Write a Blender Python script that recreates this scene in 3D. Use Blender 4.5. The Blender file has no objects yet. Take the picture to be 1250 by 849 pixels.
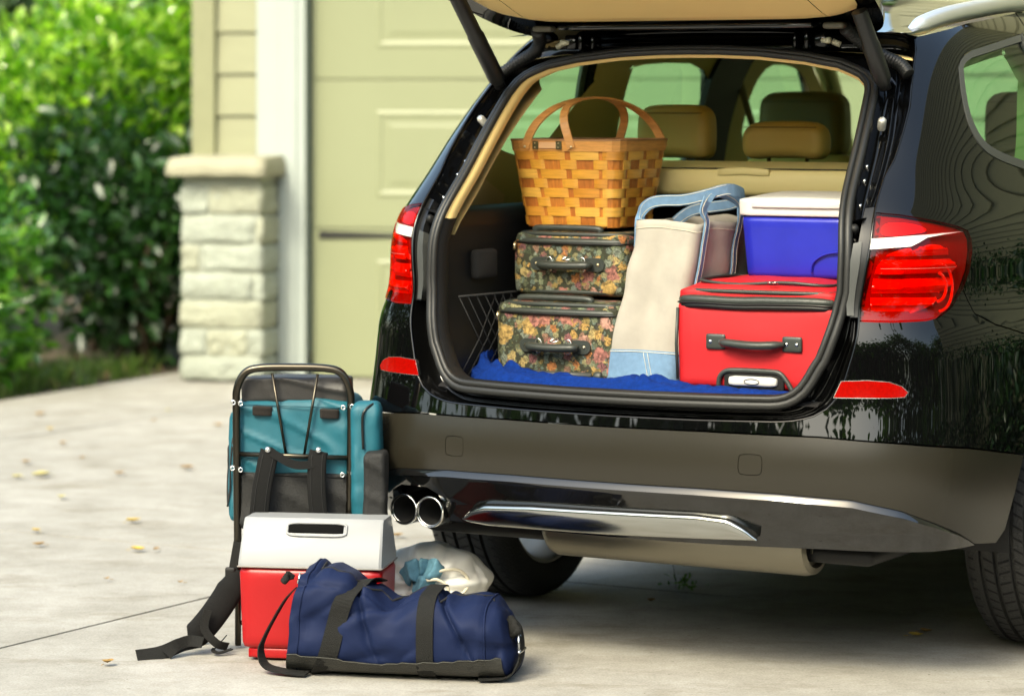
import bpy, bmesh, math, random
import numpy as np
from mathutils import Vector, Matrix, noise
from mathutils.geometry import delaunay_2d_cdt

random.seed(7)
R = math.radians
scene = bpy.context.scene
COL = scene.collection

# ------------------------------------------------------------------ camera
FPX, HOR, CAMH = 3740.0, 114.0, 1.462          # focal length (px of a 1250 px wide picture), horizon row, eye height
cam_data = bpy.data.cameras.new("camera")
cam = bpy.data.objects.new("camera", cam_data)
COL.objects.link(cam)
cam.location = (0, 0, CAMH)
cam.rotation_euler = (R(90), 0, 0)
cam_data.sensor_fit = 'HORIZONTAL'
cam_data.sensor_width = 36.0
cam_data.lens = 36.0 * FPX / 1250.0
cam_data.shift_y = -(424.5 - HOR) / 1250.0
cam_data.clip_start = 0.1
cam_data.clip_end = 500.0
cam_data.dof.use_dof = True
cam_data.dof.focus_distance = 7.75
cam_data.dof.aperture_fstop = 2.9
scene.camera = cam

# ------------------------------------------------------------------ world, sun, exposure
SUN_EL, SUN_AZ = 44.0, -150.0                    # sun high, behind the camera and to its left
world = bpy.data.worlds.new("World")
scene.world = world
world.use_nodes = True
wn = world.node_tree
bg = wn.nodes["Background"]
sky = wn.nodes.new("ShaderNodeTexSky")
sky.sky_type = 'NISHITA'
sky.sun_disc = False
sky.sun_elevation = R(SUN_EL)
sky.sun_rotation = R(SUN_AZ)
sky.air_density = 1.0
sky.dust_density = 3.5
sky.ozone_density = 0.6
wn.links.new(sky.outputs[0], bg.inputs[0])
bg.inputs[1].default_value = 0.15
sun_data = bpy.data.lights.new("sun", 'SUN')
sun_data.energy = .80
sun_data.angle = R(12)
sun_data.color = (1.0, 0.95, 0.84)
sun = bpy.data.objects.new("sun", sun_data)
COL.objects.link(sun)
_el, _az = R(SUN_EL), R(SUN_AZ)
_sd = Vector((math.sin(_az) * math.cos(_el), math.cos(_az) * math.cos(_el), math.sin(_el)))
sun.rotation_euler = (-_sd).to_track_quat('-Z', 'Y').to_euler()
scene.view_settings.view_transform = 'Standard'
scene.view_settings.look = 'None'
scene.view_settings.exposure = 1.78
scene.view_settings.gamma = 1.0
scene.view_settings.use_curve_mapping = False
scene.view_settings.use_white_balance = True
scene.view_settings.white_balance_temperature = 7050
scene.view_settings.white_balance_tint = 0
scene.render.engine = 'CYCLES'
scene.cycles.use_denoising = True
scene.cycles.max_bounces = 10
scene.cycles.transparent_max_bounces = 16
scene.cycles.caustics_reflective = False
scene.cycles.caustics_refractive = False
scene.cycles.sample_clamp_indirect = 6.0

# ------------------------------------------------------------------ materials
MATS = {}

def mat(name, col=(.5, .5, .5), rough=.5, metal=0.0, spec=.5, coat=0.0, coat_rough=.03, var=0.0, var_scale=8.0,
        bump=0.0, bump_scale=60.0, bump_detail=4.0, sheen=0.0, rough_var=0.0, stretch=(1, 1, 1), var_col=None, bump_dist=.01,
        trans=0.0, subs=0.0, alpha=1.0):
    if name in MATS:
        return MATS[name]
    m = bpy.data.materials.new(name)
    m.use_nodes = True
    nt = m.node_tree
    b = nt.nodes["Principled BSDF"]
    c4 = (*col, 1)
    b.inputs["Base Color"].default_value = c4
    b.inputs["Roughness"].default_value = rough
    b.inputs["Metallic"].default_value = metal
    b.inputs["Specular IOR Level"].default_value = spec
    b.inputs["Coat Weight"].default_value = coat
    b.inputs["Coat Roughness"].default_value = coat_rough
    b.inputs["Sheen Weight"].default_value = sheen
    b.inputs["Transmission Weight"].default_value = trans
    if alpha < 1:
        b.inputs["Alpha"].default_value = alpha
    m.diffuse_color = c4
    if var or bump or rough_var:
        tc = nt.nodes.new("ShaderNodeTexCoord")
        mp = nt.nodes.new("ShaderNodeMapping")
        mp.inputs["Scale"].default_value = stretch
        nt.links.new(tc.outputs["Object"], mp.inputs[0])
        if var or rough_var:
            n = nt.nodes.new("ShaderNodeTexNoise")
            n.inputs["Scale"].default_value = var_scale
            n.inputs["Detail"].default_value = 6
            n.inputs["Roughness"].default_value = .6
            nt.links.new(mp.outputs[0], n.inputs["Vector"])
            if var:
                rp = nt.nodes.new("ShaderNodeValToRGB")
                lo = tuple(max(0, c * (1 - var)) for c in col)
                hi = var_col if var_col else tuple(min(1, c * (1 + var)) for c in col)
                rp.color_ramp.elements[0].position = .3
                rp.color_ramp.elements[1].position = .7
                rp.color_ramp.elements[0].color = (*lo, 1)
                rp.color_ramp.elements[1].color = (*hi, 1)
                nt.links.new(n.outputs["Fac"], rp.inputs[0])
                nt.links.new(rp.outputs[0], b.inputs["Base Color"])
            if rough_var:
                mr = nt.nodes.new("ShaderNodeMapRange")
                mr.inputs[3].default_value = max(0, rough - rough_var)
                mr.inputs[4].default_value = min(1, rough + rough_var)
                nt.links.new(n.outputs["Fac"], mr.inputs[0])
                nt.links.new(mr.outputs[0], b.inputs["Roughness"])
        if bump:
            n2 = nt.nodes.new("ShaderNodeTexNoise")
            n2.inputs["Scale"].default_value = bump_scale
            n2.inputs["Detail"].default_value = bump_detail
            nt.links.new(mp.outputs[0], n2.inputs["Vector"])
            bp = nt.nodes.new("ShaderNodeBump")
            bp.inputs["Strength"].default_value = bump
            bp.inputs["Distance"].default_value = bump_dist
            nt.links.new(n2.outputs["Fac"], bp.inputs["Height"])
            nt.links.new(bp.outputs[0], b.inputs["Normal"])
    MATS[name] = m
    return m

def weave_bump(m, scale=900.0, strength=.25, axes="xz"):
    """fine woven cloth relief added in front of whatever normal the material has"""
    nt = m.node_tree
    b = nt.nodes["Principled BSDF"]
    tc = nt.nodes.new("ShaderNodeTexCoord")
    w1 = nt.nodes.new("ShaderNodeTexWave"); w1.bands_direction = 'X'
    w2 = nt.nodes.new("ShaderNodeTexWave"); w2.bands_direction = 'Z'
    for w in (w1, w2):
        w.inputs["Scale"].default_value = scale / 6.28
        nt.links.new(tc.outputs["Object"], w.inputs["Vector"])
    ad = nt.nodes.new("ShaderNodeMath"); ad.operation = 'ADD'
    nt.links.new(w1.outputs["Fac"], ad.inputs[0]); nt.links.new(w2.outputs["Fac"], ad.inputs[1])
    bp = nt.nodes.new("ShaderNodeBump")
    bp.inputs["Strength"].default_value = strength
    bp.inputs["Distance"].default_value = .002
    nt.links.new(ad.outputs[0], bp.inputs["Height"])
    old = b.inputs["Normal"].links
    if old:
        nt.links.new(old[0].from_socket, bp.inputs["Normal"])
    nt.links.new(bp.outputs[0], b.inputs["Normal"])
    return m

def thin_glass(name, tint, refl=1.0, rough=.0):
    m = bpy.data.materials.new(name)
    m.use_nodes = True
    nt = m.node_tree
    nt.nodes.clear()
    out = nt.nodes.new("ShaderNodeOutputMaterial")
    tr = nt.nodes.new("ShaderNodeBsdfTransparent")
    tr.inputs[0].default_value = (*tint, 1)
    gl = nt.nodes.new("ShaderNodeBsdfGlossy")
    gl.inputs["Roughness"].default_value = rough
    fr = nt.nodes.new("ShaderNodeLayerWeight")
    pw = nt.nodes.new("ShaderNodeMath"); pw.operation = 'POWER'; pw.inputs[1].default_value = 4.5
    nt.links.new(fr.outputs["Facing"], pw.inputs[0])
    mx = nt.nodes.new("ShaderNodeMixShader")
    ml = nt.nodes.new("ShaderNodeMath"); ml.operation = 'MULTIPLY_ADD'
    ml.inputs[1].default_value = .92 * refl; ml.inputs[2].default_value = .06 * refl; ml.use_clamp = True
    nt.links.new(pw.outputs[0], ml.inputs[0])
    nt.links.new(ml.outputs[0], mx.inputs[0])
    nt.links.new(tr.outputs[0], mx.inputs[1])
    nt.links.new(gl.outputs[0], mx.inputs[2])
    nt.links.new(mx.outputs[0], out.inputs[0])
    m.diffuse_color = (*tint, .5)
    MATS[name] = m
    return m

# ------------------------------------------------------------------ objects
def link(o, parent=None):
    COL.objects.link(o)
    if parent is not None:
        o.parent = parent
    return o

def tag(o, label=None, cat=None, group=None, kind=None):
    if label: o["label"] = label
    if cat: o["category"] = cat
    if group: o["group"] = group
    if kind: o["kind"] = kind
    return o

def thing(name, label, cat, loc=(0, 0, 0), rz=0.0, group=None, rot=None):
    o = bpy.data.objects.new(name, None)
    o.empty_display_size = .1
    link(o)
    o.location = loc
    o.rotation_euler = rot if rot else (0, 0, rz)
    return tag(o, label, cat, group)

class MB:
    """collects verts and faces, then becomes one mesh object"""
    def __init__(s):
        s.v, s.f, s.mi, s.cur = [], [], [], 0
    def add(s, v, f, M=None):
        n = len(s.v)
        if M is not None:
            v = [M @ Vector(p) for p in v]
        s.v += [tuple(p) for p in v]
        s.f += [tuple(i + n for i in q) for q in f]
        s.mi += [s.cur] * len(f)
        return s
    def box(s, c, size, r=0.0, seg=2, M=None):
        v, f = rbox(*size, r, seg)
        T = Matrix.Translation(c)
        return s.add(v, f, T if M is None else M @ T)
    def tube(s, path, rad, n=10, closed=False, caps=True, M=None, flat=1.0, up=None):
        v, f = tube(path, rad, n, closed, caps, flat, up)
        return s.add(v, f, M)
    def build(s, name, m, parent=None, smooth=True, angle=None):
        return mk(name, s.v, s.f, m, parent, smooth, s.mi, angle)

def mk(name, v, f, m, parent=None, smooth=True, mi=None, angle=None):
    me = bpy.data.meshes.new(name)
    me.from_pydata([tuple(map(float, p)) for p in v], [], [tuple(int(i) for i in q) for q in f])
    ms = m if isinstance(m, (list, tuple)) else [m]
    for k in ms:
        me.materials.append(k)
    if mi is not None and len(ms) > 1:
        me.polygons.foreach_set("material_index", mi)
    if smooth:
        me.polygons.foreach_set("use_smooth", [True] * len(me.polygons))
        if angle:
            me.set_sharp_from_angle(angle=R(angle))
    me.update()
    o = bpy.data.objects.new(name, me)
    return link(o, parent)

_rb = {}
def rbox(sx, sy, sz, r=0.0, seg=2):
    k = (round(sx, 5), round(sy, 5), round(sz, 5), round(r, 5), seg)
    if k in _rb:
        return _rb[k]
    bm = bmesh.new()
    bmesh.ops.create_cube(bm, size=1.0)
    for p in bm.verts:
        p.co = Vector((p.co.x * sx, p.co.y * sy, p.co.z * sz))
    if r > 0:
        bmesh.ops.bevel(bm, geom=bm.edges[:], offset=r, segments=seg, profile=.5, affect='EDGES')
    bm.verts.ensure_lookup_table()
    out = ([tuple(p.co) for p in bm.verts], [tuple(q.index for q in f.verts) for f in bm.faces])
    bm.free()
    _rb[k] = out
    return out

def tube(path, rad, n=10, closed=False, caps=True, flat=1.0, up=None):
    """circular or (flat < 1) strap-like section swept along a path; rad may be a list"""
    P = [Vector(p) for p in path]
    m = len(P)
    v, f = [], []
    t0 = None
    nrm = None
    for i in range(m):
        a = P[(i - 1) % m] if (closed or i > 0) else P[i]
        b = P[(i + 1) % m] if (closed or i < m - 1) else P[i]
        t = (b - a).normalized()
        if up is not None:
            uv = Vector(up[i] if isinstance(up, list) else up)
            nrm = (uv - t * uv.dot(t)).normalized()
        elif nrm is None:
            q = Vector((0, 0, 1)) if abs(t.z) < .9 else Vector((0, 1, 0))
            nrm = (q - t * q.dot(t)).normalized()
        else:
            nrm = (nrm - t * nrm.dot(t))
            if nrm.length < 1e-6:
                nrm = t.orthogonal()
            nrm.normalize()
        bn = t.cross(nrm)
        r = rad[i] if isinstance(rad, (list, tuple, np.ndarray)) else rad
        for k in range(n):
            an = 2 * math.pi * k / n
            v.append(P[i] + bn * (math.cos(an) * r) + nrm * (math.sin(an) * r * flat))
    L = m if closed else m - 1
    for i in range(L):
        j = (i + 1) % m
        for k in range(n):
            l = (k + 1) % n
            f.append((i * n + k, i * n + l, j * n + l, j * n + k))
    if caps and not closed:
        f.append(tuple(range(n - 1, -1, -1)))
        f.append(tuple((m - 1) * n + k for k in range(n)))
    return v, f

def strap(path, width, thick, side):
    """flat strap with real thickness; side = vector(s) across its width"""
    P = [Vector(p) for p in path]
    m = len(P)
    v, f = [], []
    for i in range(m):
        a, b = P[max(i - 1, 0)], P[min(i + 1, m - 1)]
        t = (b - a).normalized()
        sd = Vector(side[i] if isinstance(side, list) else side)
        sd = (sd - t * sd.dot(t)).normalized()
        nn = t.cross(sd).normalized()
        w = width[i] if isinstance(width, (list, tuple)) else width
        h, e = thick / 2, min(thick * .5, .002)
        for (x, y) in ((-w / 2, -h), (w / 2, -h), (w / 2, h), (-w / 2, h)):
            v.append(P[i] + sd * x + nn * y)
    for i in range(m - 1):
        for k in range(4):
            l = (k + 1) % 4
            f.append((i * 4 + k, i * 4 + l, i * 4 + 4 + l, i * 4 + 4 + k))
    f.append((3, 2, 1, 0))
    f.append(tuple((m - 1) * 4 + k for k in range(4)))
    return v, f

def lathe(prof, n=32, axis='z', close=False):
    """prof: list of (radius, height)"""
    v, f = [], []
    m = len(prof)
    for (r, h) in prof:
        for k in range(n):
            a = 2 * math.pi * k / n
            if axis == 'z': v.append((r * math.cos(a), r * math.sin(a), h))
            elif axis == 'x': v.append((h, r * math.cos(a), r * math.sin(a)))
            else: v.append((r * math.cos(a), h, r * math.sin(a)))
    for i in range(m if close else m - 1):
        j = (i + 1) % m
        for k in range(n):
            l = (k + 1) % n
            f.append((i * n + k, i * n + l, j * n + l, j * n + k))
    return v, f

def loft(rings, closed=True, cap0=False, cap1=False):
    v, f = [], []
    n = len(rings[0])
    for r in rings:
        v += [tuple(p) for p in r]
    for i in range(len(rings) - 1):
        for k in range(n if closed else n - 1):
            l = (k + 1) % n
            f.append((i * n + k, i * n + l, (i + 1) * n + l, (i + 1) * n + k))
    if cap0: f.append(tuple(range(n - 1, -1, -1)))
    if cap1: f.append(tuple((len(rings) - 1) * n + k for k in range(n)))
    return v, f

def softbox(size, rad, n=16, fn=None):
    """subdivided box with rounded edges, then fn(x, y, z) -> (x, y, z); centred on the origin"""
    sx, sy, sz = size
    idx, v, f = {}, [], []
    def vid(i, j, k):
        q = (i, j, k)
        if q not in idx:
            p = Vector(((i / n - .5) * sx, (j / n - .5) * sy, (k / n - .5) * sz))
            r = min(rad, sx / 2, sy / 2, sz / 2)
            c = Vector((max(-sx / 2 + r, min(sx / 2 - r, p.x)), max(-sy / 2 + r, min(sy / 2 - r, p.y)), max(-sz / 2 + r, min(sz / 2 - r, p.z))))
            d = p - c
            if d.length > 1e-9:
                p = c + d.normalized() * r
            idx[q] = len(v)
            v.append(Vector(fn(*p)) if fn else p)
        return idx[q]
    for a in range(n):
        for b in range(n):
            f.append((vid(a, b, 0), vid(a, b + 1, 0), vid(a + 1, b + 1, 0), vid(a + 1, b, 0)))
            f.append((vid(a, b, n), vid(a + 1, b, n), vid(a + 1, b + 1, n), vid(a, b + 1, n)))
            f.append((vid(a, 0, b), vid(a + 1, 0, b), vid(a + 1, 0, b + 1), vid(a, 0, b + 1)))
            f.append((vid(a, n, b), vid(a, n, b + 1), vid(a + 1, n, b + 1), vid(a + 1, n, b)))
            f.append((vid(0, a, b), vid(0, a, b + 1), vid(0, a + 1, b + 1), vid(0, a + 1, b)))
            f.append((vid(n, a, b), vid(n, a + 1, b), vid(n, a + 1, b + 1), vid(n, a, b + 1)))
    return v, f

def nz(x, y, z, s=1.0, o=0.0):
    return noise.noise(Vector((x * s + o, y * s + o * .7, z * s - o)))

def chaikin(p, it=2, closed=False):
    p = [tuple(q) for q in p]
    for _ in range(it):
        o = []
        n = len(p)
        rng = range(n if closed else n - 1)
        if not closed: o.append(p[0])
        for i in rng:
            a, b = p[i], p[(i + 1) % n]
            o.append(tuple(.75 * x + .25 * y for x, y in zip(a, b)))
            o.append(tuple(.25 * x + .75 * y for x, y in zip(a, b)))
        if not closed: o.append(p[-1])
        p = o
    return p

def crom(p, sub=8, closed=False):
    P = [Vector(q) for q in p]
    n = len(P)
    o = []
    for i in range(n if closed else n - 1):
        if closed:
            a, b, c, d = P[(i - 1) % n], P[i], P[(i + 1) % n], P[(i + 2) % n]
        else:
            a, b, c, d = P[max(i - 1, 0)], P[i], P[i + 1], P[min(i + 2, n - 1)]
        for k in range(sub):
            t = k / sub
            o.append(.5 * ((2 * b) + (c - a) * t + (2 * a - 5 * b + 4 * c - d) * t * t + (3 * b - a - 3 * c + d) * t ** 3))
    if not closed: o.append(P[-1])
    return o

def resample(p, n, closed=False):
    P = np.array([tuple(q) for q in p], float)
    if closed: P = np.vstack([P, P[:1]])
    d = np.r_[0, np.cumsum(np.linalg.norm(np.diff(P, axis=0), axis=1))]
    t = np.linspace(0, d[-1], n + (1 if closed else 0))
    o = np.stack([np.interp(t, d, P[:, k]) for k in range(P.shape[1])], 1)
    return o[:-1] if closed else o

# picture row/column -> point of the place, on a level plane or at a depth
def onz(px, py, z):
    Y = FPX * (CAMH - z) / (py - HOR)
    return Vector(((px - 625) / FPX * Y, Y, z))
def atY(px, py, Y):
    return Vector(((px - 625) / FPX * Y, Y, CAMH - (py - HOR) * Y / FPX))
# ------------------------------------------------------------------ car frame (needed for the driveway joints too)
TH = R(29.8)
CX0, CY0 = .725, 8.582                # rear axle centre on the ground
ct, st = math.cos(TH), math.sin(TH)
def car2w(u, v, w=0.0):
    return Vector((CX0 + u * ct + v * st, CY0 - u * st + v * ct, w))

# ------------------------------------------------------------------ ground and driveway
def ground_mat():
    m = mat("soil", (.085, .065, .042), .95, var=.5, var_scale=3, bump=.6, bump_scale=30)
    return m
me_v = [(-120, -120, -.03), (120, -120, -.03), (120, 120, -.03), (-120, 120, -.03)]
g = mk("ground", me_v, [(0, 1, 2, 3)], ground_mat(), smooth=False)
tag(g, kind="structure")

def concrete():
    m = bpy.data.materials.new("concrete")
    m.use_nodes = True
    nt = m.node_tree
    b = nt.nodes["Principled BSDF"]
    tc = nt.nodes.new("ShaderNodeTexCoord")
    def ns(scale, detail=6, rough=.6, sx=(1, 1, 1)):
        mp = nt.nodes.new("ShaderNodeMapping"); mp.inputs["Scale"].default_value = sx
        nt.links.new(tc.outputs["Object"], mp.inputs[0])
        n = nt.nodes.new("ShaderNodeTexNoise")
        n.inputs["Scale"].default_value = scale; n.inputs["Detail"].default_value = detail; n.inputs["Roughness"].default_value = rough
        nt.links.new(mp.outputs[0], n.inputs["Vector"])
        return n
    def ramp(src, p0, c0, p1, c1):
        r = nt.nodes.new("ShaderNodeValToRGB")
        r.color_ramp.elements[0].position = p0; r.color_ramp.elements[0].color = (*c0, 1)
        r.color_ramp.elements[1].position = p1; r.color_ramp.elements[1].color = (*c1, 1)
        nt.links.new(src, r.inputs[0])
        return r
    def mul(a, bb, fac=1.0):
        x = nt.nodes.new("ShaderNodeMix"); x.data_type = 'RGBA'; x.blend_type = 'MULTIPLY'
        x.inputs[0].default_value = fac
        nt.links.new(a, x.inputs[6]); nt.links.new(bb, x.inputs[7])
        return x.outputs[2]
    big = ramp(ns(.9, 5).outputs[0], .3, (.345, .325, .285), .72, (.445, .425, .385))
    mid = ramp(ns(5, 8, .7).outputs[0], .32, (.74, .73, .70), .62, (1, 1, 1))
    stain = ramp(ns(2.2, 9, .75, (1, 2.2, 1)).outputs[0], .30, (.66, .62, .54), .48, (1, 1, 1))
    fine = ramp(ns(160, 3).outputs[0], .30, (.78, .78, .78), .6, (1, 1, 1))
    speck = ramp(ns(45, 2, .5).outputs[0], .22, (.45, .42, .36), .28, (1, 1, 1))
    c = mul(mul(mul(mul(big.outputs[0], mid.outputs[0]), stain.outputs[0]), fine.outputs[0]), speck.outputs[0])
    nt.links.new(c, b.inputs["Base Color"])
    b.inputs["Roughness"].default_value = .82
    bn = nt.nodes.new("ShaderNodeBump"); bn.inputs["Strength"].default_value = .35; bn.inputs["Distance"].default_value = .004
    nt.links.new(ns(120, 6).outputs[0], bn.inputs["Height"])
    nt.links.new(bn.outputs[0], b.inputs["Normal"])
    MATS["concrete"] = m
    return m
CONC = concrete()

DRIVE = [(-1.55, 16.6), (-3.4, 12.5), (-4.0, 5.0), (-4.0, -10.0), (2.7, -10.0), (2.9, 6.0), (3.2, 14.9)]
def clip_poly(poly, clip):
    out = poly
    n = len(clip)
    for i in range(n):
        ax, ay = clip[i]; bx, by = clip[(i + 1) % n]
        inp, out = out, []
        for k in range(len(inp)):
            p, q = inp[k], inp[(k + 1) % len(inp)]
            dp = (bx - ax) * (p[1] - ay) - (by - ay) * (p[0] - ax)
            dq = (bx - ax) * (q[1] - ay) - (by - ay) * (q[0] - ax)
            if dp >= 0: out.append(p)
            if dp * dq < 0:
                t = dp / (dp - dq)
                out.append((p[0] + (q[0] - p[0]) * t, p[1] + (q[1] - p[1]) * t))
        if not out: return []
    return out
drive = thing("driveway", "pale concrete driveway cast in square slabs in front of the garage", None)
del drive["label"]
tag(drive, kind="structure")
UJ = [-7.78, -4.68, -1.57, 1.54, 4.64, 7.74, 10.9]
VJ = [-15.0, -11.95, -8.9, -5.84, -2.79, .27, 3.33, 6.38, 9.4]
for i in range(len(UJ) - 1):
    for j in range(len(VJ) - 1):
        e = .0065
        q = [car2w(UJ[i] + e, VJ[j] + e), car2w(UJ[i + 1] - e, VJ[j] + e), car2w(UJ[i + 1] - e, VJ[j + 1] - e), car2w(UJ[i] + e, VJ[j + 1] - e)]
        p = clip_poly([(a.x, a.y) for a in q], DRIVE)
        if len(p) < 3: continue
        bm = bmesh.new()
        vs = [bm.verts.new((x, y, 0)) for x, y in p]
        fc = bm.faces.new(vs)
        r = bmesh.ops.inset_region(bm, faces=[fc], thickness=.004, use_even_offset=True)
        for v_ in vs: v_.co.z = -.005
        ex = bmesh.ops.extrude_edge_only(bm, edges=[ed for ed in bm.edges if ed.is_boundary])
        for v_ in ex["geom"]:
            if isinstance(v_, bmesh.types.BMVert): v_.co.z = -.028
        bmesh.ops.recalc_face_normals(bm, faces=bm.faces[:])
        me = bpy.data.meshes.new("slab"); bm.to_mesh(me); bm.free()
        me.materials.append(CONC)
        link(bpy.data.objects.new("slab", me), drive)

# ------------------------------------------------------------------ the garage
PHI = R(14.0)
HO = Vector((-1.191, 15.80, 0))
garage = thing("garage", "pale yellow garage with sectional door, lap siding and stone pier at its corner", "garage", HO, -PHI)
SID = mat("siding_paint", (.265, .27, .165), .55, var=.05, var_scale=2.5, bump=.08, bump_scale=90, stretch=(1, 6, 6))
DOORM = mat("door_paint", (.243, .262, .155), .42, var=.03, var_scale=1.5)
CORN = mat("corner_paint", (.24, .245, .14), .55, var=.04)
WHITE = mat("casing_paint", (.36, .40, .375), .5, var=.03, var_scale=3)
STONE = mat("limestone", (.32, .345, .29), .9, var=.16, var_scale=9, bump=.9, bump_scale=28, bump_detail=8, bump_dist=.02)
STONE2 = mat("limestone_warm", (.33, .34, .26), .9, var=.16, var_scale=9, bump=.9, bump_scale=28, bump_detail=8, bump_dist=.02)
MORT = mat("mortar", (.34, .36, .30), .95, bump=.5, bump_scale=60)
CAPM = mat("cap_stone", (.32, .305, .215), .75, var=.06, var_scale=6, bump=.3, bump_scale=40)
DARKW = mat("garage_inside", (.05, .05, .045), .9)
IRON = mat("black_iron", (.012, .012, .012), .5)
# walls behind the cladding, the roof
mb = MB(); mb.box((-.235, .10, 1.5), (.47, .16, 3.0)); mb.box((5.2, .10, 3.0), (4.0, .16, 6.0)); mb.box((1.55, .10, 2.71), (3.14, .16, .58))
mb.box((-.39, 3.2, 1.5), (.16, 6.0, 3.0))
mb.build("wall", SID, garage, smooth=False)
rf = mk("roof", [(-1.0, -.55, 2.92), (3.2, -.55, 2.92), (3.2, 6.5, 5.2), (-1.0, 6.5, 5.2), (-1.0, -.55, 3.06), (3.2, -.55, 3.06), (3.2, 6.5, 5.34), (-1.0, 6.5, 5.34)],
        [(3, 2, 1, 0), (4, 5, 6, 7), (0, 1, 5, 4), (1, 2, 6, 5), (2, 3, 7, 6), (3, 0, 4, 7)], mat("shingle", (.10, .09, .08), .95, var=.4, var_scale=20), garage, smooth=False)
rf = mk("roof", [(2.9, -.4, 6.02), (7.2, -.4, 6.02), (7.2, 6.5, 8.7), (2.9, 6.5, 8.7), (2.9, -.4, 6.18), (7.2, -.4, 6.18), (7.2, 6.5, 8.86), (2.9, 6.5, 8.86)],
        [(3, 2, 1, 0), (4, 5, 6, 7), (0, 1, 5, 4), (1, 2, 6, 5), (2, 3, 7, 6), (3, 0, 4, 7)], MATS["shingle"], garage, smooth=False)
# lap siding: each board a wedge with its lower edge proud
def board(x0, x1, z0, expo, y=0.02):
    h = expo + .012
    v = [(x0, y - .024, z0), (x1, y - .024, z0), (x1, y - .006, z0 + h), (x0, y - .006, z0 + h), (x0, y, z0), (x1, y, z0), (x1, y, z0 + h), (x0, y, z0 + h)]
    return v, [(0, 1, 2, 3), (0, 4, 5, 1), (3, 2, 6, 7), (1, 5, 6, 2), (0, 3, 7, 4)]
EXP = .2155
for k in range(9):
    z0 = 1.128 + (k - 0) * EXP + .006
    v, f = board(-.352, -.118, z0, EXP, .022)
    mk("siding_board", v, f, SID, garage, smooth=False)
for k in range(28):
    z0 = .05 + k * EXP
    a = 3.27
    while a < 7.1:
        L = min(7.16 - a, 3.3 if (k % 2) else 2.4 if a < 3.4 else 3.3)
        v, f = board(a, a + L - .003, z0, EXP, .022)
        mk("siding_board", v, f, SID, garage, smooth=False)
        a += L
# the wing of the house that comes forward along the right of the driveway
mb = MB(); mb.box((7.30, -3.9, 3.0), (.16, 8.0, 6.0)); mb.build("wall", SID, garage, smooth=False)
for k in range(28):
    z0 = .05 + k * EXP
    a = -7.9
    while a < -.05:
        L = min(-.02 - a, 3.6 if (k % 2) else 2.2 if a < -7.8 else 3.6)
        v, f = board(a, a + L - .003, z0, EXP, .022)
        v = [(7.20 + y, -x - 7.92, z) for x, y, z in v]
        mk("siding_board", v, f, SID, garage, smooth=False)
        a += L
mk("corner_board", *rbox(.125, .05, 2.0, .004, 1), CORN, garage, smooth=False).location = (-.415, -.005, 2.06)
mb = MB(); mb.box((-.062, -.005, 1.75), (.124, .05, 2.7), .004, 1); mb.build("door_casing", WHITE, garage, smooth=False)
mb = MB(); mb.box((.075, -.028, 1.22), (.146, .05, 2.42), .006, 1); mb.box((.075, -.036, 1.22), (.06, .05, 2.41), .006, 1); mb.build("door_casing", WHITE, garage, smooth=False)
mb = MB(); mb.box((3.19, -.020, 1.22), (.146, .06, 2.42), .006, 1); mb.build("door_casing", WHITE, garage, smooth=False)
mb = MB(); mb.box((1.63, -.022, 2.51), (3.28, .066, .15), .006, 1); mb.build("door_casing", WHITE, garage, smooth=False)
# stone pier under the siding, standing forward of it
pier = MB().box((-.215, -.1545, .54), (.408, .309, 1.06)).build("pier", MORT, garage, smooth=False)
rows = [(.003, .122, [(-.435, .0)]), (.128, .262, [(-.435, -.30), (-.288, -.082), (-.07, .005)]), (.268, .405, [(-.438, .0)]), (.412, .548, [(-.43, -.055), (-.044, .006)]),
        (.556, .69, [(-.435, -.335), (-.318, .004)]), (.697, .838, [(-.432, -.035), (-.022, .004)]), (.846, 1.0, [(-.432, -.29), (-.276, .0)])]
rng = random.Random(3)
def rough_stone(x0, x1, y0, y1, z0, z1, seed, nx=9, nz_=6):
    """quarry-faced block: front (low y) and both ends hewn, back plain"""
    def fn(x, y, z):
        e = 1.0
        d = .016 * nz(x + seed, y, z, 9) + .014 * nz(x, y + seed, z, 30)
        edge = min(abs(z - z0), abs(z1 - z), .03) / .03
        k = .35 + .65 * edge
        yy = y - (d + .010) * k if y < y0 + .05 else y
        xx = x + (.013 * nz(y + seed, z, x, 12) + .004) * k * (1 if x > (x0 + x1) / 2 else -1) * (1 if (x < x0 + .02 or x > x1 - .02) else 0)
        return (xx, yy, z + .004 * nz(x, seed, z, 14))
    v, f = softbox((x1 - x0, y1 - y0, z1 - z0), .014, 8, lambda x, y, z: fn(x + (x0 + x1) / 2, y + (y0 + y1) / 2, z + (z0 + z1) / 2))
    return v, f
for ri, (z0, z1, segs) in enumerate(rows):
    for (a, b) in segs:
        v, f = rough_stone(a, b, -.312, -.03 if (b > -.02 or a < -.42) else -.25, z0, z1, rng.uniform(0, 50))
        mk("stone", v, f, STONE2 if rng.random() < .35 else STONE, pier)
v, f = softbox((.53, .43, .10), .010, 10, lambda x, y, z: (x * (1 - .05 * max(0, z) / .05), y * (1 - .16 * max(0, z) / .05), z + .008 * nz(x, y, z, 8)))
co = mk("cap", v, f, CAPM, pier); co.location = (-.222, -.185, 1.092)
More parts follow.
